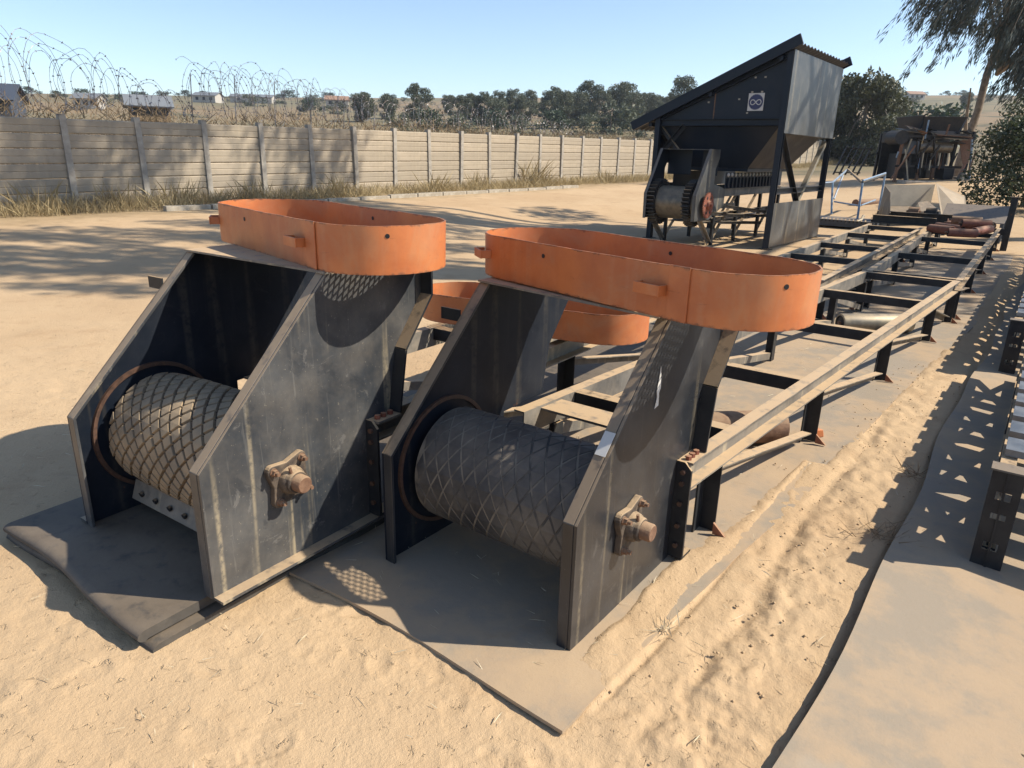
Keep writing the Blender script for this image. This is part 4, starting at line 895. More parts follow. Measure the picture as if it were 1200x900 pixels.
# ------------------------------------------------------------------ old screening plant in the far right
def old_plant():
    O = Vector((14.45, 28.2, .92)); root = thing('screening_plant', 'dark derelict screening plant with drum and raised bin under the gum tree', 'machine', O, 0.02)
    B = lambda n, a, b, m: MB().box(a, b).build(n, m, root, bevel=.01)
    def bar(n, p, q, w, m): b = MB(); b.beam(p, q, w, w); b.build(n, m, root)
    for x, y, h in ((.10,0,1.8), (.55,.05,1.5), (.95,.0,1.2), (1.55,.05,1.2), (2.15,.0,1.6), (2.75,.0,1.9), (.10,1.6,1.8), (1.2,1.6,1.9), (2.2,1.6,1.9), (2.8,1.6,2.0)):
        bar('leg', (x,y,0), (x+random.uniform(-.08,.08),y,h), .09, random.choice([M_DARK, M_STEEL, M_RUST]))
    b = MB(); b.lathe((.80,.05,1.30), (1,0,0), [(0,.02),(0,.20),(1.25,.20),(1.25,.02)], 20); b.build('drum', M_OLDDRUM, root, smooth=True)
    B('tank', (-.05,-.1,1.45), (.45,1.2,1.85), M_DARK); B('gearbox', (.32,-.12,1.05), (.75,.4,1.5), M_DECK)
    def tilted(n, pts, m, t=.03):
        b = MB(); P = [Vector(p) for p in pts]; nn = (P[1]-P[0]).cross(P[3]-P[0]).normalized()*t
        b.add(P+[p+nn for p in P], [(3,2,1,0),(4,5,6,7),(0,1,5,4),(1,2,6,5),(2,3,7,6),(3,0,4,7)]); b.build(n, m, root)
    tilted('deck_sheet', [(.1,-.2,1.83), (.8,-.25,1.76), (.9,.6,1.90), (.05,.5,1.95)], M_SHEET)
    tilted('deck_sheet', [(1.25,-.3,1.72), (2.6,-.3,1.66), (2.7,1.0,1.92), (1.3,1.0,1.98)], M_RUST)
    tilted('deck_sheet', [(1.5,-.4,1.60), (2.35,-.45,1.56), (2.4,.3,1.70), (1.5,.3,1.72)], M_OLDDRUM)
    tilted('bin_front', [(.95,.25,1.92), (2.35,.25,1.90), (2.50,.15,2.42), (.86,.15,2.40)], M_DARK, .04)
    tilted('bin_side', [(2.38,.25,1.80), (2.55,1.2,1.80), (2.92,1.1,2.20), (2.53,.15,2.42)], M_SHEET, .03)
    tilted('bin_back', [(2.5,1.7,1.95), (.9,1.7,1.95), (.8,1.9,2.44), (2.9,1.9,2.44)], M_HOPPER, .04)
    tilted('bin_left', [(.9,1.7,1.95), (.93,.3,1.98), (.80,.0,2.44), (.78,1.9,2.44)], M_HOPPER, .04)
    tilted('chute_sheet', [(2.25,-.1,1.55), (2.70,-.15,1.66), (2.62,-.35,.75), (2.42,-.35,.70)], M_RUST)
    for (p_, q_) in (((.92,-.1,1.6),(.88,-.2,2.25)), ((1.62,-.2,1.7),(1.66,-.25,2.12)), ((-.15,-.2,.1),(.5,-.3,1.35)), ((.45,-.35,.05),(.2,-.2,1.2)), ((2.95,-.1,.2),(2.6,-.3,1.6)), ((2.5,-.6,.1),(2.9,-.2,1.2)), ((3.1,.2,.0),(2.9,.1,1.9))): bar('loose_pipe', p_, q_, .05, random.choice([M_GALV, M_PIPE, M_RUST]))
    b = MB(); b.lathe((-.02,-.22,1.62), (0,1,0), [(0,.02),(0,.26),(.8,.26),(.8,.02)], 18); b.build('round_tank', M_DARK, root, smooth=True)
    for k in range(14):
        x = random.uniform(.0, 2.7); bar('pipework', (x, random.uniform(-.2,.1), random.uniform(.2,1.0)), (x+random.uniform(-.5,.5), random.uniform(-.25,.2), random.uniform(.9,1.7)), random.uniform(.03,.07), random.choice([M_DARK, M_GALV, M_RUST, M_PIPE, M_DARK]))
    for k in range(7): bar('hanging_chain', (1.0+.16*k,-.05,1.1), (1.02+.16*k,-.05,random.uniform(.45,.7)), .045, M_DARK if k % 2 else M_GALV)
    bar('tow_bar', (2.7,-.1,.9), (2.1,-.75,.22), .08, M_REDRUST); bar('axle', (1.9,-.8,.22), (2.5,-.75,.22), .06, M_DARK)
    w = MB(); w.lathe((2.18,-.85,.21), (.35,-1,0), [(-.07,.10),(-.07,.18),(-.045,.21),(.045,.21),(.07,.18),(.07,.10),(.02,.09),(.02,.001)], 24); wh = w.build('wheel', M_LAG_B, root, smooth=True)
    w = MB(); w.lathe((2.18,-.85,.21), (.35,-1,0), [(.025,.09),(.05,.08),(.05,.03),(.07,.03),(.07,.001)], 16); w.build('rim', M_GALV, wh, smooth=True)
    B('engine_block', (1.75,-.35,.15), (2.15,.2,.55), M_DARK); B('cross_beam', (.0,-.06,.55), (2.8,.0,.64), M_DARK); B('cross_beam', (.0,1.5,1.0), (2.8,1.56,1.1), M_DARK); B('upper_beam', (-.05,-.12,1.62), (2.85,-.04,1.72), M_DARK)
    B('dark_backing', (.0,1.2,.1), (2.7,1.24,1.9), M_DARK); B('dark_fill_box', (.25,.35,.15), (1.5,1.0,1.05), M_DARK); B('dark_fill_block', (1.55,.2,.7), (2.1,.8,1.25), M_DARK)  # backing and inner boxes added so the inside of the plant reads dark
    for k in range(16):
        x = random.uniform(0,2.5); y = random.uniform(-.45,.3); z = random.uniform(1.45,2.05); w = random.uniform(.2,.6); d = random.uniform(.15,.4); t = random.uniform(-.15,.15)
        tilted('scrap_sheet', [(x,y,z), (x+w,y-.05,z+t), (x+w,y+d,z+t+random.uniform(-.1,.2)), (x,y+d,z+random.uniform(-.1,.2))], random.choice([M_DARK, M_DARK, M_SHEET, M_RUST, M_STEEL]), .02)
old_plant()
b = MB(); b.box((14.5,27.2,.86), (16.6,27.9,1.0)); simple('concrete_slab', b, M_POST, 'grey slab on the ground in front of the derelict plant', 'slab', None, bevel=.02)
b = MB(); b.box((17.6,29.2,1.02), (19.6,30.2,1.14)); simple('steel_sheet', b, M_DECK, 'dark blue sheet lying on the ground beside the derelict plant', 'sheet', None, bevel=.01)
rk = thing('leaning_rack', 'dark slatted rack leaning against the far end of the wall', 'rack', (15.0, 33.6, 1.05))
for k in range(5):
    b = MB(); b.beam((k*.26-.5, -.1*k*.3, 0), (k*.26-.05, -.1*k*.3, 1.28), .07, .06); b.build('slat', M_DARK, rk)
b = MB(); b.beam((-.1,-.06,1.15), (1.0,-.16,1.15), .05, .05); b.build('rail', M_DARK, rk)
b = MB(); b.beam((-.45,-.06,.1), (.65,-.16,.1), .05, .05); b.build('rail', M_DARK, rk)

# ------------------------------------------------------------------ precast wall
K0, K1 = -4, 62; NSLAB_FULL = 18
def wp(k): return Vector((WP0[0]+WD[0]*k, WP0[1]+WD[1]*k, wall_z(k)))
wa = math.atan2(WD[1], WD[0]); WL = float(np.linalg.norm(WD))
wall = thing('precast_wall', 'long pale precast concrete slab wall running behind the yard', 'wall', (0,0,0))
post_me = MB().box((-.065,-.075,-.12), (.065,.075,1.86))
pm = post_me.mesh('post', M_POST)
slab_ms = []
for v in range(4):
    b = MB(); h = .296; b.prism([(-.010,0.004),(.010,0.004),(.030,.022),(.030,.135),(.022,.143),(.022,.153),(.030,.161),(.030,h-.024),(.010,h-.002),(-.010,h-.002),(-.030,h-.024),(-.030,.161),(-.022,.153),(-.022,.143),(-.030,.135),(-.030,.022)], lambda a, c, t: (t, a, c), -WL/2+.05, WL/2-.05)
    mm = mat('precast_slab_%d' % v, *[((.37,.305,.222), .9), ((.34,.282,.206), .9), ((.39,.322,.236), .9), ((.325,.270,.20), .9)][v], var=(.27,.225,.165), vscale=1.1, streak=.15, bump=.4, bscale=20)
    slab_ms.append(b.mesh('slab', mm))
bb = MB()
for r in range(6): bb.prism([(-.022,.004+r*.3),(.026,.012+r*.3),(.026,.286+r*.3),(.0,.296+r*.3),(-.026,.286+r*.3),(-.026,.012+r*.3)], lambda a, c, t: (t, a, c), -WL/2+.05, WL/2-.05)
bay_me = bb.mesh('bay_panel', MATS['precast_slab_0'])
rr = random.Random(3)
for k in range(K0, K1+1):
    p = wp(k); o = obj('post', pm, wall); o.location = p; o.rotation_euler = (rr.uniform(-.02,.02), rr.uniform(-.03,.03), wa)
    if k == K1: break
    q = (wp(k)+wp(k+1))/2; tilt = math.atan2(wp(k+1).z-wp(k).z, WL)
    if k < NSLAB_FULL:
        for r in range(6):
            o = obj('slab', slab_ms[rr.randrange(4)], wall); o.location = (q.x, q.y, q.z + r*.3 - .02); o.rotation_euler = (rr.uniform(-.02,.02), -tilt, wa)
    else:
        o = obj('bay_panel', bay_me, wall); o.location = (q.x, q.y, q.z-.02); o.rotation_euler = (0, -tilt, wa)
# razor wire coils on top
def coil(label, k0, k1, prof, turns, seed):
    rg = random.Random(seed); root = thing('razor_wire_coil', label, 'razor wire', wp(k0) + Vector((0,0,1.8)))
    base = wp(k0) + Vector((0,0,1.8)); d = Vector((WD[0], WD[1], 0)).normalized(); nrm = Vector((-d.y, d.x, 0)); n = turns*26
    for strand in range(3):
        pts = []; ph = rg.uniform(0, 6)
        for i in range(n+1):
            t = i/n; k = k0+(k1-k0)*t; top = float(np.interp(t, [a for a, _ in prof], [b for _, b in prof])); bot = .10 + .15*top*math.sin(t*9+ph)**2
            a = 2*math.pi*turns*t + ph; R = (top-bot)/2*(1-.12*strand); wob = 1 + .16*math.sin(a*.37+ph) + .10*math.sin(a*1.7+ph) + .05*math.sin(a*4.3)
            c = wp(k) + Vector((0,0,1.8+bot+R))
            pts.append(c - base + Vector((0,0,1))*(R*wob*math.cos(a)) + nrm*(R*.30*math.sin(a+.6)) + d*(R*(.62+.25*math.sin(a*.23+ph))*math.sin(a)))
        b = MB(); b.tube(pts, .0040, 4); b.build('wire_strand', M_WIRE, root)
        bb_ = MB()
        for i in range(0, n, 2):
            p = pts[i]; q = pts[i+1]; v = (q-p).normalized(); w_ = v.cross(Vector((rg.uniform(-1,1), rg.uniform(-1,1), rg.uniform(-1,1)))).normalized()
            bb_.add([p + w_*.030, p - w_*.030, p + v*.035], [(0,1,2)])
        o = bb_.build('barbs', M_WIRE, root); o['kind'] = 'stuff'
    if seed == 2:
        for kk in np.linspace(k0, k1, 6): b = MB(); p = wp(kk)+Vector((0,0,1.8))-base; b.tube([p, p+Vector((.05,.02,float(np.interp((kk-k0)/(k1-k0), [a for a, _ in prof], [c for _, c in prof]))*.8))], .012, 5); b.build('support_rod', M_WIRE, root)
coil('big tangled razor wire coil above the wall at far left', -2.6, 1.9, [(0,1.75),(.25,1.8),(.45,1.72),(.7,1.35),(.9,.75),(1,.35)], 15, 1)
coil('long even razor wire coil above the wall, right of the big tangle', 1.85, 5.5, [(0,1.35),(.3,1.40),(.6,1.22),(.8,1.02),(1,.85)], 17, 2)
coil('faint low razor wire coil continuing along the middle of the wall', 5.6, 12.5, [(0,.85),(.2,.95),(.4,1.0),(.7,.8),(1,.5)], 17, 3)
nrm0 = np.array([-WD[1], WD[0]])/WL
# pale kerb stones along the grass
kb = tag(thing('kerb', None, None, (0,0,0)), kind='structure')
ks = MB().box((-.50,-.075,-.10), (.50,.075,.10)).mesh('kerb_stone', M_KERB)
KA, KB_ = Vector((WP0[0]+WD[0]*1.0-nrm0[0]*1.75, WP0[1]+WD[1]*1.0-nrm0[1]*1.75, 0)), Vector((WP0[0]+WD[0]*11.2-nrm0[0]*2.0, WP0[1]+WD[1]*11.2-nrm0[1]*2.0, 0)); nk = int((KB_-KA).length/1.02); ka = math.atan2(KB_.y-KA.y, KB_.x-KA.x)
for i in range(nk):
    p = KA + (KB_-KA)*(i/nk); o = obj('kerb_stone', ks, kb); o.location = (p.x, p.y, tz(p.x, p.y)-.01+rr.uniform(-.015,.012)); o.rotation_euler = (0, rr.uniform(-.01,.01), ka+rr.uniform(-.02,.02))

# ------------------------------------------------------------------ vegetation helpers
def rnd_unit(n, rg):
    v = rg.normal(size=(n,3)); return v/np.linalg.norm(v, axis=1, keepdims=True)
def leaves(P, size, aspect, rg, direc=None, spread=1.0):
    """rhombic leaves at points P; direc = preferred leaf axis"""
    n = len(P); a = rnd_unit(n, rg)
    if direc is not None: a = direc + a*spread; a /= np.linalg.norm(a, axis=1, keepdims=True)
    b = np.cross(a, rnd_unit(n, rg)); b /= np.linalg.norm(b, axis=1, keepdims=True)
    s = size*rg.uniform(.6, 1.3, (n,1)); a = a*s; b = b*s*aspect
    V = np.stack([P, P+a*.45+b*.5, P+a, P+a*.45-b*.5], 1).reshape(-1,3); F = np.arange(n*4).reshape(n,4)
    return V, F
def crown_points(lobes, per, rg, shell=.55):
    out = []
    for (c, r) in lobes:
        c = np.array(c); r = np.array(r) if np.ndim(r) else np.array([r,r,r])
        n = max(12, int(per*float(np.prod(r))**(2/3)))
        d = rnd_unit(n, rg); q = rg.uniform(shell, 1.0, (n,1))**.7
        out.append(c + d*q*r)
    return np.concatenate(out)
def twigs(mb, base, top, rad0, lobes, rg, n=7):
    base = Vector(base); top = Vector(top); mb.tube([base, base.lerp(top,.35)+Vector((rg.uniform(-.1,.1)*rad0*8, 0, 0)), top], [rad0, rad0*.75, rad0*.45], 8)
    idx = rg.permutation(len(lobes))[:n]
    for i in idx:
        c = Vector([float(t) for t in lobes[i][0]]); s = base.lerp(top, float(rg.uniform(.35,.95))); m = s.lerp(c, .5) + Vector((0,0,.12*(c-s).length)); mb.tube([s, m, c], [rad0*.42, rad0*.26, rad0*.10], 6)
def tree_meshes(name, height, width, mleaf, seed, kind='round', leaf=.42, per=150, low=.28):
    rg = np.random.default_rng(seed); lobes = []
    nl = {'round': 30, 'gum': 28, 'bush': 18}[kind]
    for i in range(nl):
        if kind == 'gum':
            t = rg.uniform(low, 1); w = width*.42*(.55+.6*math.sin(math.pi*min(1, .25+t*.7))); r = height*rg.uniform(.07,.13)
        elif kind == 'bush':
            t = rg.uniform(.12, .95); w = width*.45*math.sqrt(max(.05, 1-(t-.3)**2*1.6)); r = height*rg.uniform(.14,.24)
        else:
            t = rg.uniform(low, .95); w = width*.42*math.sqrt(max(.04, 1-((t-.58)/.48)**2)); r = height*rg.uniform(.10,.18)
        a = rg.uniform(0, 6.283); q = w*math.sqrt(rg.uniform(.1,1))
        lobes.append(((q*math.cos(a), q*math.sin(a), t*height-r*.5), (r*1.15, r*1.15, r*.85)))
    P = crown_points(lobes, per, rg, .35); V, F = leaves(P, leaf, .55, rg)
    crown = raw_mesh('crown', V, F, mleaf)
    mb = MB(); twigs(mb, (0,0,-.3), (0,0,height*.75), height*.022+.03, lobes, rg, 9); trunk = mb.mesh('trunk', M_BARK, True)
    return crown, trunk
def plant(name, label, cat, meshes, loc, rz=0, sc=1.0, group=None, scz=None):
    root = thing(name, label, cat, loc, rz, group); root.scale = (sc, sc, scz or sc)
    obj('crown', meshes[0], root); obj('trunk', meshes[1], root); return root
# ray of the photograph at a distance, used once to plan where the far trees stand
def at(px, py, dep):
    d = fw + rt*((px-600)/FPX) + up*((450-py)/FPX); return Vector((0,0,1.6)) + d*dep
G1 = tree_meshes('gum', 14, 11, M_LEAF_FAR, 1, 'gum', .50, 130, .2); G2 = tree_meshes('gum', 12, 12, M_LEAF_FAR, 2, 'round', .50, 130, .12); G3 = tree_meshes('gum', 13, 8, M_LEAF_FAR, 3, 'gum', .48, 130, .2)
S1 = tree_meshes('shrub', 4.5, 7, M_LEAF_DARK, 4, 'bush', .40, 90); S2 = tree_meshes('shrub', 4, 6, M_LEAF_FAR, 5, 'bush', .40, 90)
far = [ # px centre, py top, py base, depth, mesh, description
 (425,108,142,150,G2,'broad dark tree at the left end of the far tree line'), (455,110,140,165,G2,'smaller round tree right of the broad dark one'), (490,100,138,140,G1,'tall pointed dark tree left of the gap in the tree line'),
 (527,111,138,190,G2,'low pale tree in the gap of the far tree line'), (556,110,146,150,G2,'bushy tree where the dense far wood begins'), (583,108,146,160,G3,'narrow tree second in the dense far wood'),
 (602,106,148,155,G1,'grey green gum third in the dense far wood'), (622,107,146,170,G3,'thin gum with open crown in mid wood'), (646,104,150,150,G1,'full gum in the middle of the far wood'),
 (667,107,146,140,G2,'round dark tree before the tall pair of gums'), (691,97,148,150,G1,'left one of the tall pair of gums'), (727,97,150,150,G2,'wide right one of the tall pair of gums'), (716,118,146,120,S2,'lighter green low tree under the tall gums'),
 (754,110,142,190,G3,'dark slim tree right of the wide gum'), (771,113,140,200,G2,'last small tree before the hopper roof'), (798,92,146,130,G3,'pale gum top peeping over the hopper roof'),
 (330,118,136,260,S1,'low dark clump far beyond the wire coil'), (283,112,128,260,S1,'small dark clump on the left skyline'), (235,113,128,280,S1,'distant round clump left of the even wire coil'), (185,112,128,300,S2,'faint far clump above the grey shed roof'),
 (365,116,142,170,S1,'wide dark thicket left of the far tree line'), (395,118,142,180,S2,'thicket just before the tree line begins'),
 (1035,104,150,110,G3,'hazy tall tree right of the big olive bush'), (1130,108,134,190,G2,'umbrella shaped tree alone on the right plain'), (1092,121,150,75,S1,'rounded dark bush behind the derelict plant'), (1085,118,128,420,S2,'tiny far tree on the right plain')]
HT = {id(G1[0]): 14, id(G2[0]): 12, id(G3[0]): 13, id(S1[0]): 4.5, id(S2[0]): 4}
ri = random.Random(9)
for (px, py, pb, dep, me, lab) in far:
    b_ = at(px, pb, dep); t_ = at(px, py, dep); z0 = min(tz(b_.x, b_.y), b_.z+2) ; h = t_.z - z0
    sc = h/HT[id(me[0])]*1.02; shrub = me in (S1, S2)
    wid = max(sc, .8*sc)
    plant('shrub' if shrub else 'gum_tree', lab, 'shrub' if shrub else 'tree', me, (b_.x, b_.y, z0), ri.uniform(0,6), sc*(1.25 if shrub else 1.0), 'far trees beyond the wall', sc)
rw = random.Random(4)
ORD = 'first second third fourth fifth sixth seventh eighth ninth tenth eleventh twelfth thirteenth fourteenth fifteenth sixteenth seventeenth eighteenth nineteenth twentieth twenty-first twenty-second'.split()
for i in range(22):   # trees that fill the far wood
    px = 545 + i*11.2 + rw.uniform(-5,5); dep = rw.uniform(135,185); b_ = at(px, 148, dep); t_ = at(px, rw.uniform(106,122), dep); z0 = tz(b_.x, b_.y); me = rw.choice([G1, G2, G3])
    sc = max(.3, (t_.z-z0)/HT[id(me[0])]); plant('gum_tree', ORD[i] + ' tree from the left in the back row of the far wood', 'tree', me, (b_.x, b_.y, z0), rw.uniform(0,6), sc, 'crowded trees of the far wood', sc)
for i in range(20):   # scattered thickets left of the wood
    px = 20 + i*25 + rw.uniform(-8,8); dep = rw.uniform(170,330); b_ = at(px, 130, dep); z0 = tz(b_.x, b_.y); me = rw.choice([S1, S2]); sc = rw.uniform(.5,1.0)
    plant('shrub', ORD[i] + ' from the left of the thickets dotted over the far plain', 'shrub', me, (b_.x, b_.y, z0), rw.uniform(0,6), sc*1.5, 'thickets on the far left plain', sc)
for i in range(12):   # bushes on the right plain
    px = 1040 + i*15 + rw.uniform(-6,6); dep = rw.uniform(170,430); b_ = at(px, 130, dep); z0 = tz(b_.x, b_.y); me = rw.choice([S1, S2]); sc = rw.uniform(.35,.8)
    plant('shrub', ORD[i] + ' from the left of the bushes dotted over the right plain', 'shrub', me, (b_.x, b_.y, z0), rw.uniform(0,6), sc*1.4, 'bushes on the right plain', sc)
for i in range(9):   # undergrowth in front of the far wood
    px = 468 + i*36; b_ = at(px, 152, 115+ri.uniform(-8,8)); z0 = tz(b_.x, b_.y)
    t_ = at(px, 134+ri.uniform(-4,4), 115); plant('shrub', ('leftmost', 'second', 'third', 'fourth', 'fifth', 'sixth', 'seventh', 'eighth', 'rightmost')[i] + ' low bush along the front of the far wood', 'shrub', S1 if i % 2 else S2, (b_.x, b_.y, z0), ri.uniform(0,6), max(.9, (t_.z-z0)/4.2), 'low bushes before the far wood')
# big olive tree behind the wall, right of the hopper
OL = tree_meshes('olive', 6.6, 6.4, M_LEAF_OLIVE, 12, 'round', .30, 420, .16)
b_ = at(1008, 168, 58); plant('olive_tree', 'big bushy olive green tree behind the wall beside the hopper', 'tree', OL, (b_.x, b_.y, tz(b_.x, b_.y)), .6, 1.0, None, .0+ (at(1008,80,58).z - tz(b_.x,b_.y))/6.6)
OB = tree_meshes('olive_bush', 3.2, 4.2, M_LEAF_OLIVE, 13, 'bush', .26, 330)
b_ = at(1045, 168, 55); plant('shrub', 'pale olive bush at the right foot of the big olive tree', 'shrub', OB, (b_.x, b_.y, tz(b_.x, b_.y)), 0, 1.25)
b_ = at(975, 168, 60); plant('shrub', 'olive bush between the hopper sheet and the big tree', 'shrub', OB, (b_.x, b_.y, tz(b_.x, b_.y)), 2, 1.2)
# leafy dark tree at right edge
DT = tree_meshes('dark_tree', 3.6, 3.6, M_LEAF_BUSH, 21, 'bush', .11, 1700)
plant('leafy_tree', 'dark leafy small tree at the right edge behind the frames', 'tree', DT, (14.45, 20.7, tz(14.45, 20.7)-.35), 0, .98, None, .98)
# gum tree with hanging leaves over the derelict plant
def weeping_gum():
    rg = np.random.default_rng(31); O = Vector((18.55, 31.0, tz(18.55, 31.0)))
    root = thing('weeping_gum', 'gum tree with pale trunk and long hanging leaves at top right', 'tree', O)
    mb = MB(); mb.tube([(0,0,-.3), (.12,0,1.2), (.35,0,2.6), (.45,.1,4.0), (.9,.2,6.5), (1.2,.3,9.5), (1.2,.2,13)], [.20,.17,.15,.14,.12,.09,.04], 10)
    mb.tube([(.12,0,1.2), (-.3,-.4,2.2), (-.5,-.6,3.4)], [.09,.07,.03], 7)
    # each bough: where its hanging sprays start (x, y, z from the foot) and how far down they reach
    boughs = [((.9,-2.6,5.8), .45, 2.5, 50), ((.5,-2.6,4.8), .4, 1.6, 36), ((1.8,-3.2,4.6), .5, 2.2, 40), ((2.7,-3.2,4.5), .5, 2.3, 40), ((-2.4,-2.2,6.6), .55, 2.5, 34), ((-1.6,-2.4,6.4), .5, 2.3, 30), ((.7,-2.8,5.6), .5, 2.2, 34), ((1.5,-2.9,5.4), .5, 2.6, 44), ((2.3,-3.0,5.2), .6, 2.6, 44), ((2.9,-3.0,5.8), .5, 3.0, 34), ((.2,-2.4,6.6), .4, 1.8, 22), ((-2.6,-2.0,7.4), .75, 2.3, 34), ((-2.0,-2.3,7.6), .7, 3.0, 44), ((-1.3,-2.0,7.8), .6, 2.6, 34), ((-.6,-2.2,7.8), .6, 1.7, 26), ((.2,-2.4,7.6), .6, 2.0, 30), ((.6,-2.6,7.0), .6, 2.6, 40), ((1.3,-2.6,7.0), .6, 3.3, 52), ((1.9,-2.8,6.8), .6, 3.4, 50), ((2.6,-2.8,7.2), .7, 3.6, 44), ((-.1,-1.6,6.2), .5, 1.5, 20), ((1.0,-1.8,5.4), .5, 1.5, 34), ((-1.5,0,9.5), 1.2, 1.6, 40), ((2.5,.5,10), 1.5, 1.6, 40), ((.8,-.5,11.5), 1.5, 1.8, 40), ((3.8,-1.5,8.5), 1.0, 2.5, 40)]
    P = []; D = []; sm = MB()
    for (c, sp, reach, n) in boughs:
        a = Vector((.9, .2, max(4.0, c[2]-2.0))); m = a.lerp(Vector(c), .5) + Vector((0,0,.9)); mb.tube([a, m, Vector(c)+Vector((0,0,.2))], [.08,.05,.02], 6)
        for k in range(int(n*.62)):
            st_ = np.array(c) + rg.normal(size=3)*np.array([sp,.5,.35]); L = reach*rg.uniform(.45,1.08)
            lean = np.array([-.42+.16*rg.normal(), rg.normal()*.12, -1]); lean /= np.linalg.norm(lean); q = int(36*L)
            # leaves gather in bunches along the spray
            cl = rg.uniform(.1,1,max(2,int(L*2.2))); ts = np.clip(cl[rg.integers(0,len(cl),q)] + rg.normal(size=q)*.07, .03, 1.03)
            pp = st_ + lean*L*ts[:,None] + rg.normal(size=(q,3))*.09
            P.append(pp); D.append(np.tile(lean, (q,1))); sm.tube([Vector(st_), Vector(st_+lean*L*.97)], [.010,.004], 4)
    V, F = leaves(np.concatenate(P), .26, .15, rg, np.concatenate(D), .30)
    obj('crown', raw_mesh('crown', V, F, M_LEAF_EUC), root); mb.build('trunk', M_BARK, root, smooth=True); o = sm.build('hanging_twigs', M_BARK, root); o['kind'] = 'stuff'
weeping_gum()
# two tall gums standing outside the picture on the right; their crowns shade the far yard
def tall_gum(label, loc, hgt, lobes, seed):
    rg = np.random.default_rng(seed); root = thing('tall_gum', label, 'tree', loc)
    P = crown_points(lobes, 420, rg, .2); V, F = leaves(P, .34, .30, rg, np.tile(np.array([[-.1,0,-.7]]), (len(P),1)), .8)
    obj('crown', raw_mesh('crown', V, F, M_LEAF_EUC), root)
    mb = MB(); twigs(mb, (0,0,-.3), (lobes[0][0][0]*.5, lobes[0][0][1]*.5, hgt*.85), .32, lobes, rg, len(lobes)); mb.build('trunk', M_BARK, root, smooth=True)
tall_gum('tall gum outside the right edge, its shade reaching the wall', (15.5, 15.5, tz(15.5,15.5)), 19,
         [((-2,1,17),(2.2,2.0,1.5)), ((-5,2,15),(2.0,1.6,1.2)), ((-7,0.5,14.2),(1.6,1.4,.9)), ((-4,-1.5,12.5),(1.8,1.4,1.0)), ((-1.5,.5,11),(1.5,1.3,.9)), ((-5.5,4.5,16.2),(2.2,1.6,1.2)), ((-3.0,-.6,8.6),(1.0,.9,.6)), ((-8.2,3.5,15.8),(1.5,1.5,.9)), ((-3,3.2,10.5),(1.3,1.2,.7)), ((-8.7,.4,16.6),(1.5,1.2,1.0)), ((-9.2,-1.2,17.0),(1.4,1.1,1.0)), ((-7.9,1.8,17.0),(1.3,1.0,1.0)), ((-8.8,-.6,15.4),(1.2,.9,.7)), ((-6.5,-2.6,13.5),(1.6,.7,.8)), ((-4.5,.6,11.6),(1.6,.8,.8)), ((-9.6,.2,17.4),(1.5,1.0,.8)), ((-9.0,1.0,15.6),(1.4,.9,.8)), ((-8.2,-1.6,16.2),(1.4,.8,.8)), ((-9.9,-.8,16.2),(1.3,.9,.8)), ((-2.2,-7.4,8.4),(1.5,1.2,.8)), ((-.6,-6.0,8.2),(1.7,1.2,.8)), ((.8,-4.6,8.4),(1.7,1.2,.8)), ((1.8,-3.2,8.0),(1.3,1.0,.7)), ((-6.0,-4.2,13.0),(1.8,.7,.8))], 41)
tall_gum('tall gum outside the right edge, shading the left of the yard', (12.8, 9.0, 0), 16,
         [((-2,.2,14.5),(2.2,1.0,1.4)), ((-4.6,-.6,13.4),(2.0,.55,1.0)), ((-5.5,1.6,14.6),(2.4,.6,1.0)), ((-7.5,.4,13.2),(2.2,.5,.9)), ((-1,2.6,12.5),(1.8,.7,.8)), ((-8.5,2.2,14.5),(1.8,.6,.8)), ((-3.2,-1.6,13.0),(2.2,.5,.7)), ((-6.2,-.2,14.2),(2.2,.6,.8)), ((-1.0,.9,13.6),(2.4,.6,.8)), ((-9.2,1.0,13.8),(2.0,.5,.8)), ((-4.0,.9,13.0),(2.6,.4,.7)), ((-7.8,-.9,13.4),(2.4,.45,.7)), ((-5.0,2.6,13.2),(2.4,.5,.7)), ((-10.4,-.2,14.0),(2.0,.5,.7))], 43)

# ------------------------------------------------------------------ dry grass, brush, straw
def blades(P, h, w, rg, lean=.35):
    n = len(P); d = rg.normal(size=(n,3))*np.array([lean,lean,0]) + np.array([0,0,1]); d /= np.linalg.norm(d, axis=1, keepdims=True)
    s = np.cross(d, rnd_unit(n, rg)); s /= np.linalg.norm(s, axis=1, keepdims=True); hh = h*rg.uniform(.45,1.2,(n,1)); bend = rg.normal(size=(n,3))*np.array([.25,.25,.02])*hh
    V = np.stack([P-s*w, P+s*w, P+d*hh*.6+s*w*.7+bend*.52, P+d*hh+bend], 1).reshape(-1,3); return V, np.arange(n*4).reshape(n,4)
rg = np.random.default_rng(77)
nrm = np.array([-WD[1], WD[0]])/WL
def along_wall(n, k0, k1, off0, off1, pw=1.0):
    k = k0 + (k1-k0)*rg.random(n)**pw; off = rg.uniform(off0, off1, n); xy = WP0[None] + WD[None]*k[:,None] + nrm[None]*off[:,None]
    return xy, k
xy, k = along_wall(32000, -5, 50, -1.6, -.08, 1.3); c = fbm(xy[:,0]*.9, xy[:,1]*.9, 5, 3) + .35*np.clip((xy@nrm - (WP0@nrm) + 1.1), -1, 1)
keep = c > -.12; xy = xy[keep]; z = terrain(xy[:,0], xy[:,1])
V, F = blades(np.column_stack([xy, z-.02]), .36, .006, rg, .55); 
o = tag(obj('dry_grass', raw_mesh('dry_grass', V, F, M_GRASS)), 'straw coloured dry grass along the foot of the wall', 'grass', kind='stuff')
tuft_k = [(-.6,-.7), (.35,-.8), (1.3,-.6), (2.4,-.9), (4.2,-.7), (6.6,-1.0), (8.1,-.7), (10.25,-.55), (10.6,-.8), (13.5,-.8)]
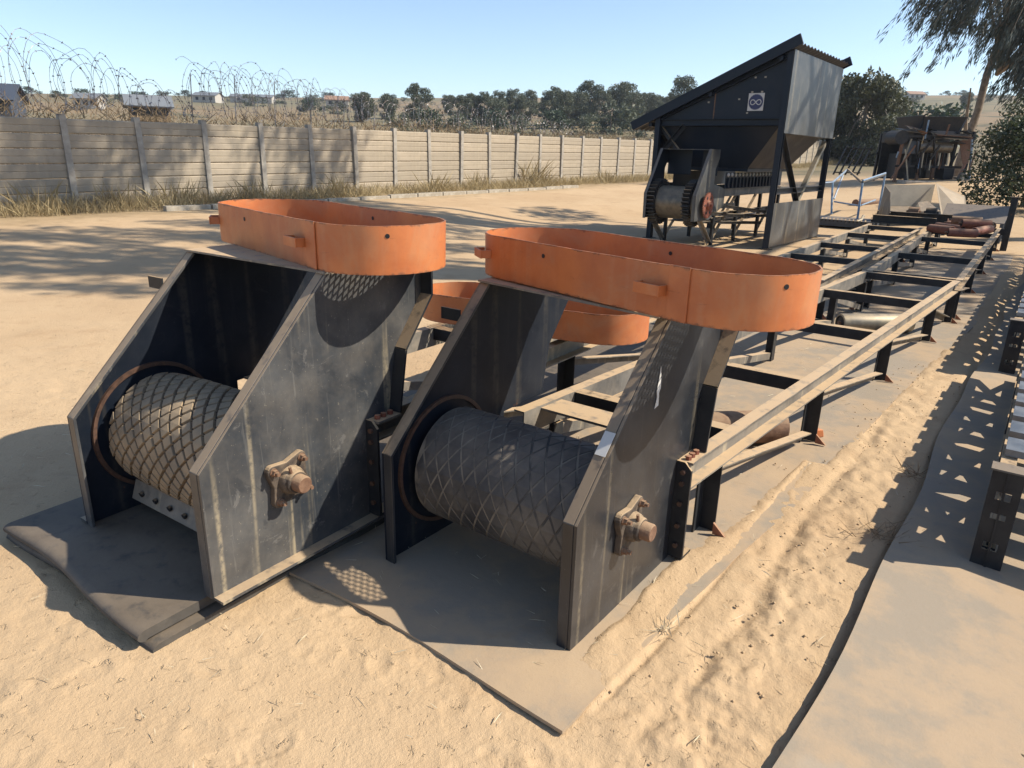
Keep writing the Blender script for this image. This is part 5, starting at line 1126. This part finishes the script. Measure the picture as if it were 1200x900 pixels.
tl = ['leftmost tall straw tuft at the wall', 'straw tuft by the leaning first post', 'straw tuft under the tree shadow on the wall', 'straw tuft just left of the left hoop', 'straw tuft behind the left hoop', 'small straw tuft at the middle of the wall', 'small straw tuft left of the tallest one', 'tallest brown straw tuft against the wall', 'straw tuft just right of the tallest one', 'last straw tuft before the hopper']
for (kk, of), lab in zip(tuft_k, tl):
    p = WP0 + WD*kk + nrm*of; n = 130; xy = p[None] + rg.normal(size=(n,2))*.20; z = terrain(xy[:,0], xy[:,1])
    V, F = blades(np.column_stack([xy, z-.02]), .60 if kk not in (10.25,) else 1.0, .006, rg, .38)
    tag(obj('grass_tuft', raw_mesh('grass_tuft', V, F, M_GRASS)), lab, 'grass tuft', 'straw tufts along the wall')
xy, k = along_wall(34000, -5, 42, .25, 6.0, 1.2); z = terrain(xy[:,0], xy[:,1]); hn = vnoise(xy[:,0]*.5, xy[:,1]*.5, 8)*.6 + vnoise(xy[:,0]*1.7, xy[:,1]*1.7, 18)*.4
off = (xy - WP0)@nrm; zz = z + (1.55 + .85*hn*(1-.55*np.clip(k/16,0,1)) + .03*off)*rg.random(len(xy))**.55
V, F = blades(np.column_stack([xy, zz]), .34, .009, rg, 1.0); Vr = V
tag(obj('dead_brush', raw_mesh('dead_brush', Vr, F, M_BRUSH)), 'brown dead brush growing behind the wall', 'brush', kind='stuff')
n = 9000; a = rg.uniform(-.72,.62,n); r = 32 + 110*rg.random(n)**1.4; xy = np.column_stack([r*np.sin(a), r*np.cos(a)]); ok = ((xy-WP0)@nrm) > 6; xy = xy[ok]; z = terrain(xy[:,0], xy[:,1])
V, F = blades(np.column_stack([xy, z-.1]), 1.0, .06, rg, .6); tag(obj('veld_scrub', raw_mesh('veld_scrub', V, F, M_BRUSH)), 'dry veld scrub on the slope beyond the wall', 'scrub', kind='stuff')
# straw and chaff on the sand
n = 1500; xy = np.column_stack([rg.uniform(-3.2,3.0,n), rg.uniform(1.0,6.5,n)]); z = terrain(xy[:,0], xy[:,1]) + .012
V, F = blades(np.column_stack([xy, z]), .05, .0011, rg, 6.0); V[:,2] = np.clip(V[:,2], .004, .022)
tag(obj('straw_litter', raw_mesh('straw_litter', V, F, M_STRAW)), 'scattered bits of straw on the sand', 'straw', kind='stuff')
def pebble_field():
    n = 260; u = rg.normal(1.38,.16,n); v = rg.uniform(-.6,5,n); s = rg.uniform(.003,.008,n); V = []; F = []
    for i in range(n):
        p = BF(u[i], v[i], .008); o = len(V)
        for dx, dy, dz in ((1,0,0),(-1,0,0),(0,1,0),(0,-1,0),(0,0,.8),(0,0,-.8)): V.append((p.x+dx*s[i]*rg.uniform(.7,1.3), p.y+dy*s[i]*rg.uniform(.7,1.3), p.z+dz*s[i]))
        F += [(o+a, o+b, o+c) for a, b, c in ((0,2,4),(2,1,4),(1,3,4),(3,0,4),(2,0,5),(1,2,5),(3,1,5),(0,3,5))]
    m = mat('sand_clod', (.42,.295,.17), .95, bump=.3); tag(obj('sand_clods', raw_mesh('sand_clods', np.array(V), np.array(F), m)), 'small clods of sand between the two belts', 'clods', kind='stuff')
pebble_field()

for (s_, v_, n_, h_, lab) in ((1.585, 1.52, 70, .12, 'dead weed at the belt edge near the lattice shadow'), (1.11, .30, 26, .07, 'pale sprig of straw on the sand beside the middle head'), (1.60, 2.35, 40, .09, 'small dead weed further along the belt edge')):
    p = BF(s_, v_); xy = np.array([[p.x, p.y]]) + rg.normal(size=(n_,2))*(.05 if n_ > 30 else .018); V, F = blades(np.column_stack([xy, np.full(n_, .015)]), h_, .0016, rg, 2.2); V[:,2] = np.maximum(V[:,2], .012)
    tag(obj('dead_weed', raw_mesh('dead_weed', V, F, M_STRAW if n_ < 30 else M_BRUSH)), lab, 'weed')
# ------------------------------------------------------------------ far houses
def house(label, px, py_base, dep, w, d, h, roofh, mroof, mwall, rz):
    p = at(px, py_base, dep); z = tz(p.x, p.y); root = thing('house', label, 'house', (p.x, p.y, max(z, p.z)-.1), rz)
    b = MB(); b.box((-w/2,-d/2,0), (w/2,d/2,h)); b.prism([(-d/2,h),(d/2,h),(0,h+roofh)], lambda a, c, t: (t, a, c), -w/2, w/2); b.build('wall', mwall, root)
    for sgn in (-1, 1):
        b = MB(); b.add([(-w/2-.4,sgn*(d/2+.5),h-.35*roofh/(d/2)+.12), (w/2+.4,sgn*(d/2+.5),h-.35*roofh/(d/2)+.12), (w/2+.4,0,h+roofh+.15), (-w/2-.4,0,h+roofh+.15)], [(0,1,2,3) if sgn < 0 else (3,2,1,0)]); r = b.build('roof', mroof, root); r.modifiers.new('t', 'SOLIDIFY').thickness = .12
    for x in (-.3*w, 0, .3*w):
        b = MB(); b.box((x-.5,-d/2-.05,h*.35), (x+.5,-d/2-.01,h*.8)); b.build('window', M_DARK, root)
M_HWALL = mat('pale_plaster', (.40,.37,.32), .9); M_HROOF = mat('grey_roof', (.16,.17,.18), .7); M_HROOF2 = mat('dark_roof', (.05,.06,.08), .6); M_HROOF3 = mat('rust_roof', (.28,.17,.11), .8)
house('dark roofed shed cut by the left picture edge', -16, 137, 60, 5, 4.5, 1.5, 1.2, M_HROOF2, M_HROOF2, .35)
house('grey roofed shed low behind the second wall post', 176, 141, 70, 3.6, 3.6, 1.4, .9, M_HROOF, M_BRUSH, .5)
house('small white house below the far skyline at left', 108, 138, 150, 5, 4, 2.0, 1.0, M_HROOF, M_HWALL, .1)
house('pale house left of the even wire coil', 246, 134, 240, 8, 6, 2.2, 1.1, M_HROOF, M_HWALL, -.1)
house('long low white house beyond the even wire coil', 298, 129, 260, 15, 6, 2.0, 1.0, M_HROOF, M_HWALL, .05)
house('small white house near the right of the wire coil', 396, 137, 230, 7, 5, 2.2, 1.2, M_HROOF3, M_HWALL, .2)
house('tiny white house on the right plain', 1066, 137, 300, 7, 5, 2.2, 1.2, M_HROOF3, M_HWALL, .1)

# ------------------------------------------------------------------ thin dusty air
hz = MB().box((-2700,-2700,-40), (2700,2700,75))
hm = bpy.data.materials.new('thin_haze'); hm.use_nodes = True; hnt = hm.node_tree
for n_ in list(hnt.nodes):
    if n_.type != 'OUTPUT_MATERIAL': hnt.nodes.remove(n_)
pv = hnt.nodes.new('ShaderNodeVolumePrincipled'); pv.inputs['Color'].default_value = (.86,.92,1,1); pv.inputs['Density'].default_value = HAZE; pv.inputs['Anisotropy'].default_value = .3
hnt.links.new(pv.outputs[0], hnt.nodes['Material Output'].inputs['Volume'])
ho = hz.build('haze', hm); tag(ho, 'thin pale haze over the plain', 'haze', kind='stuff')
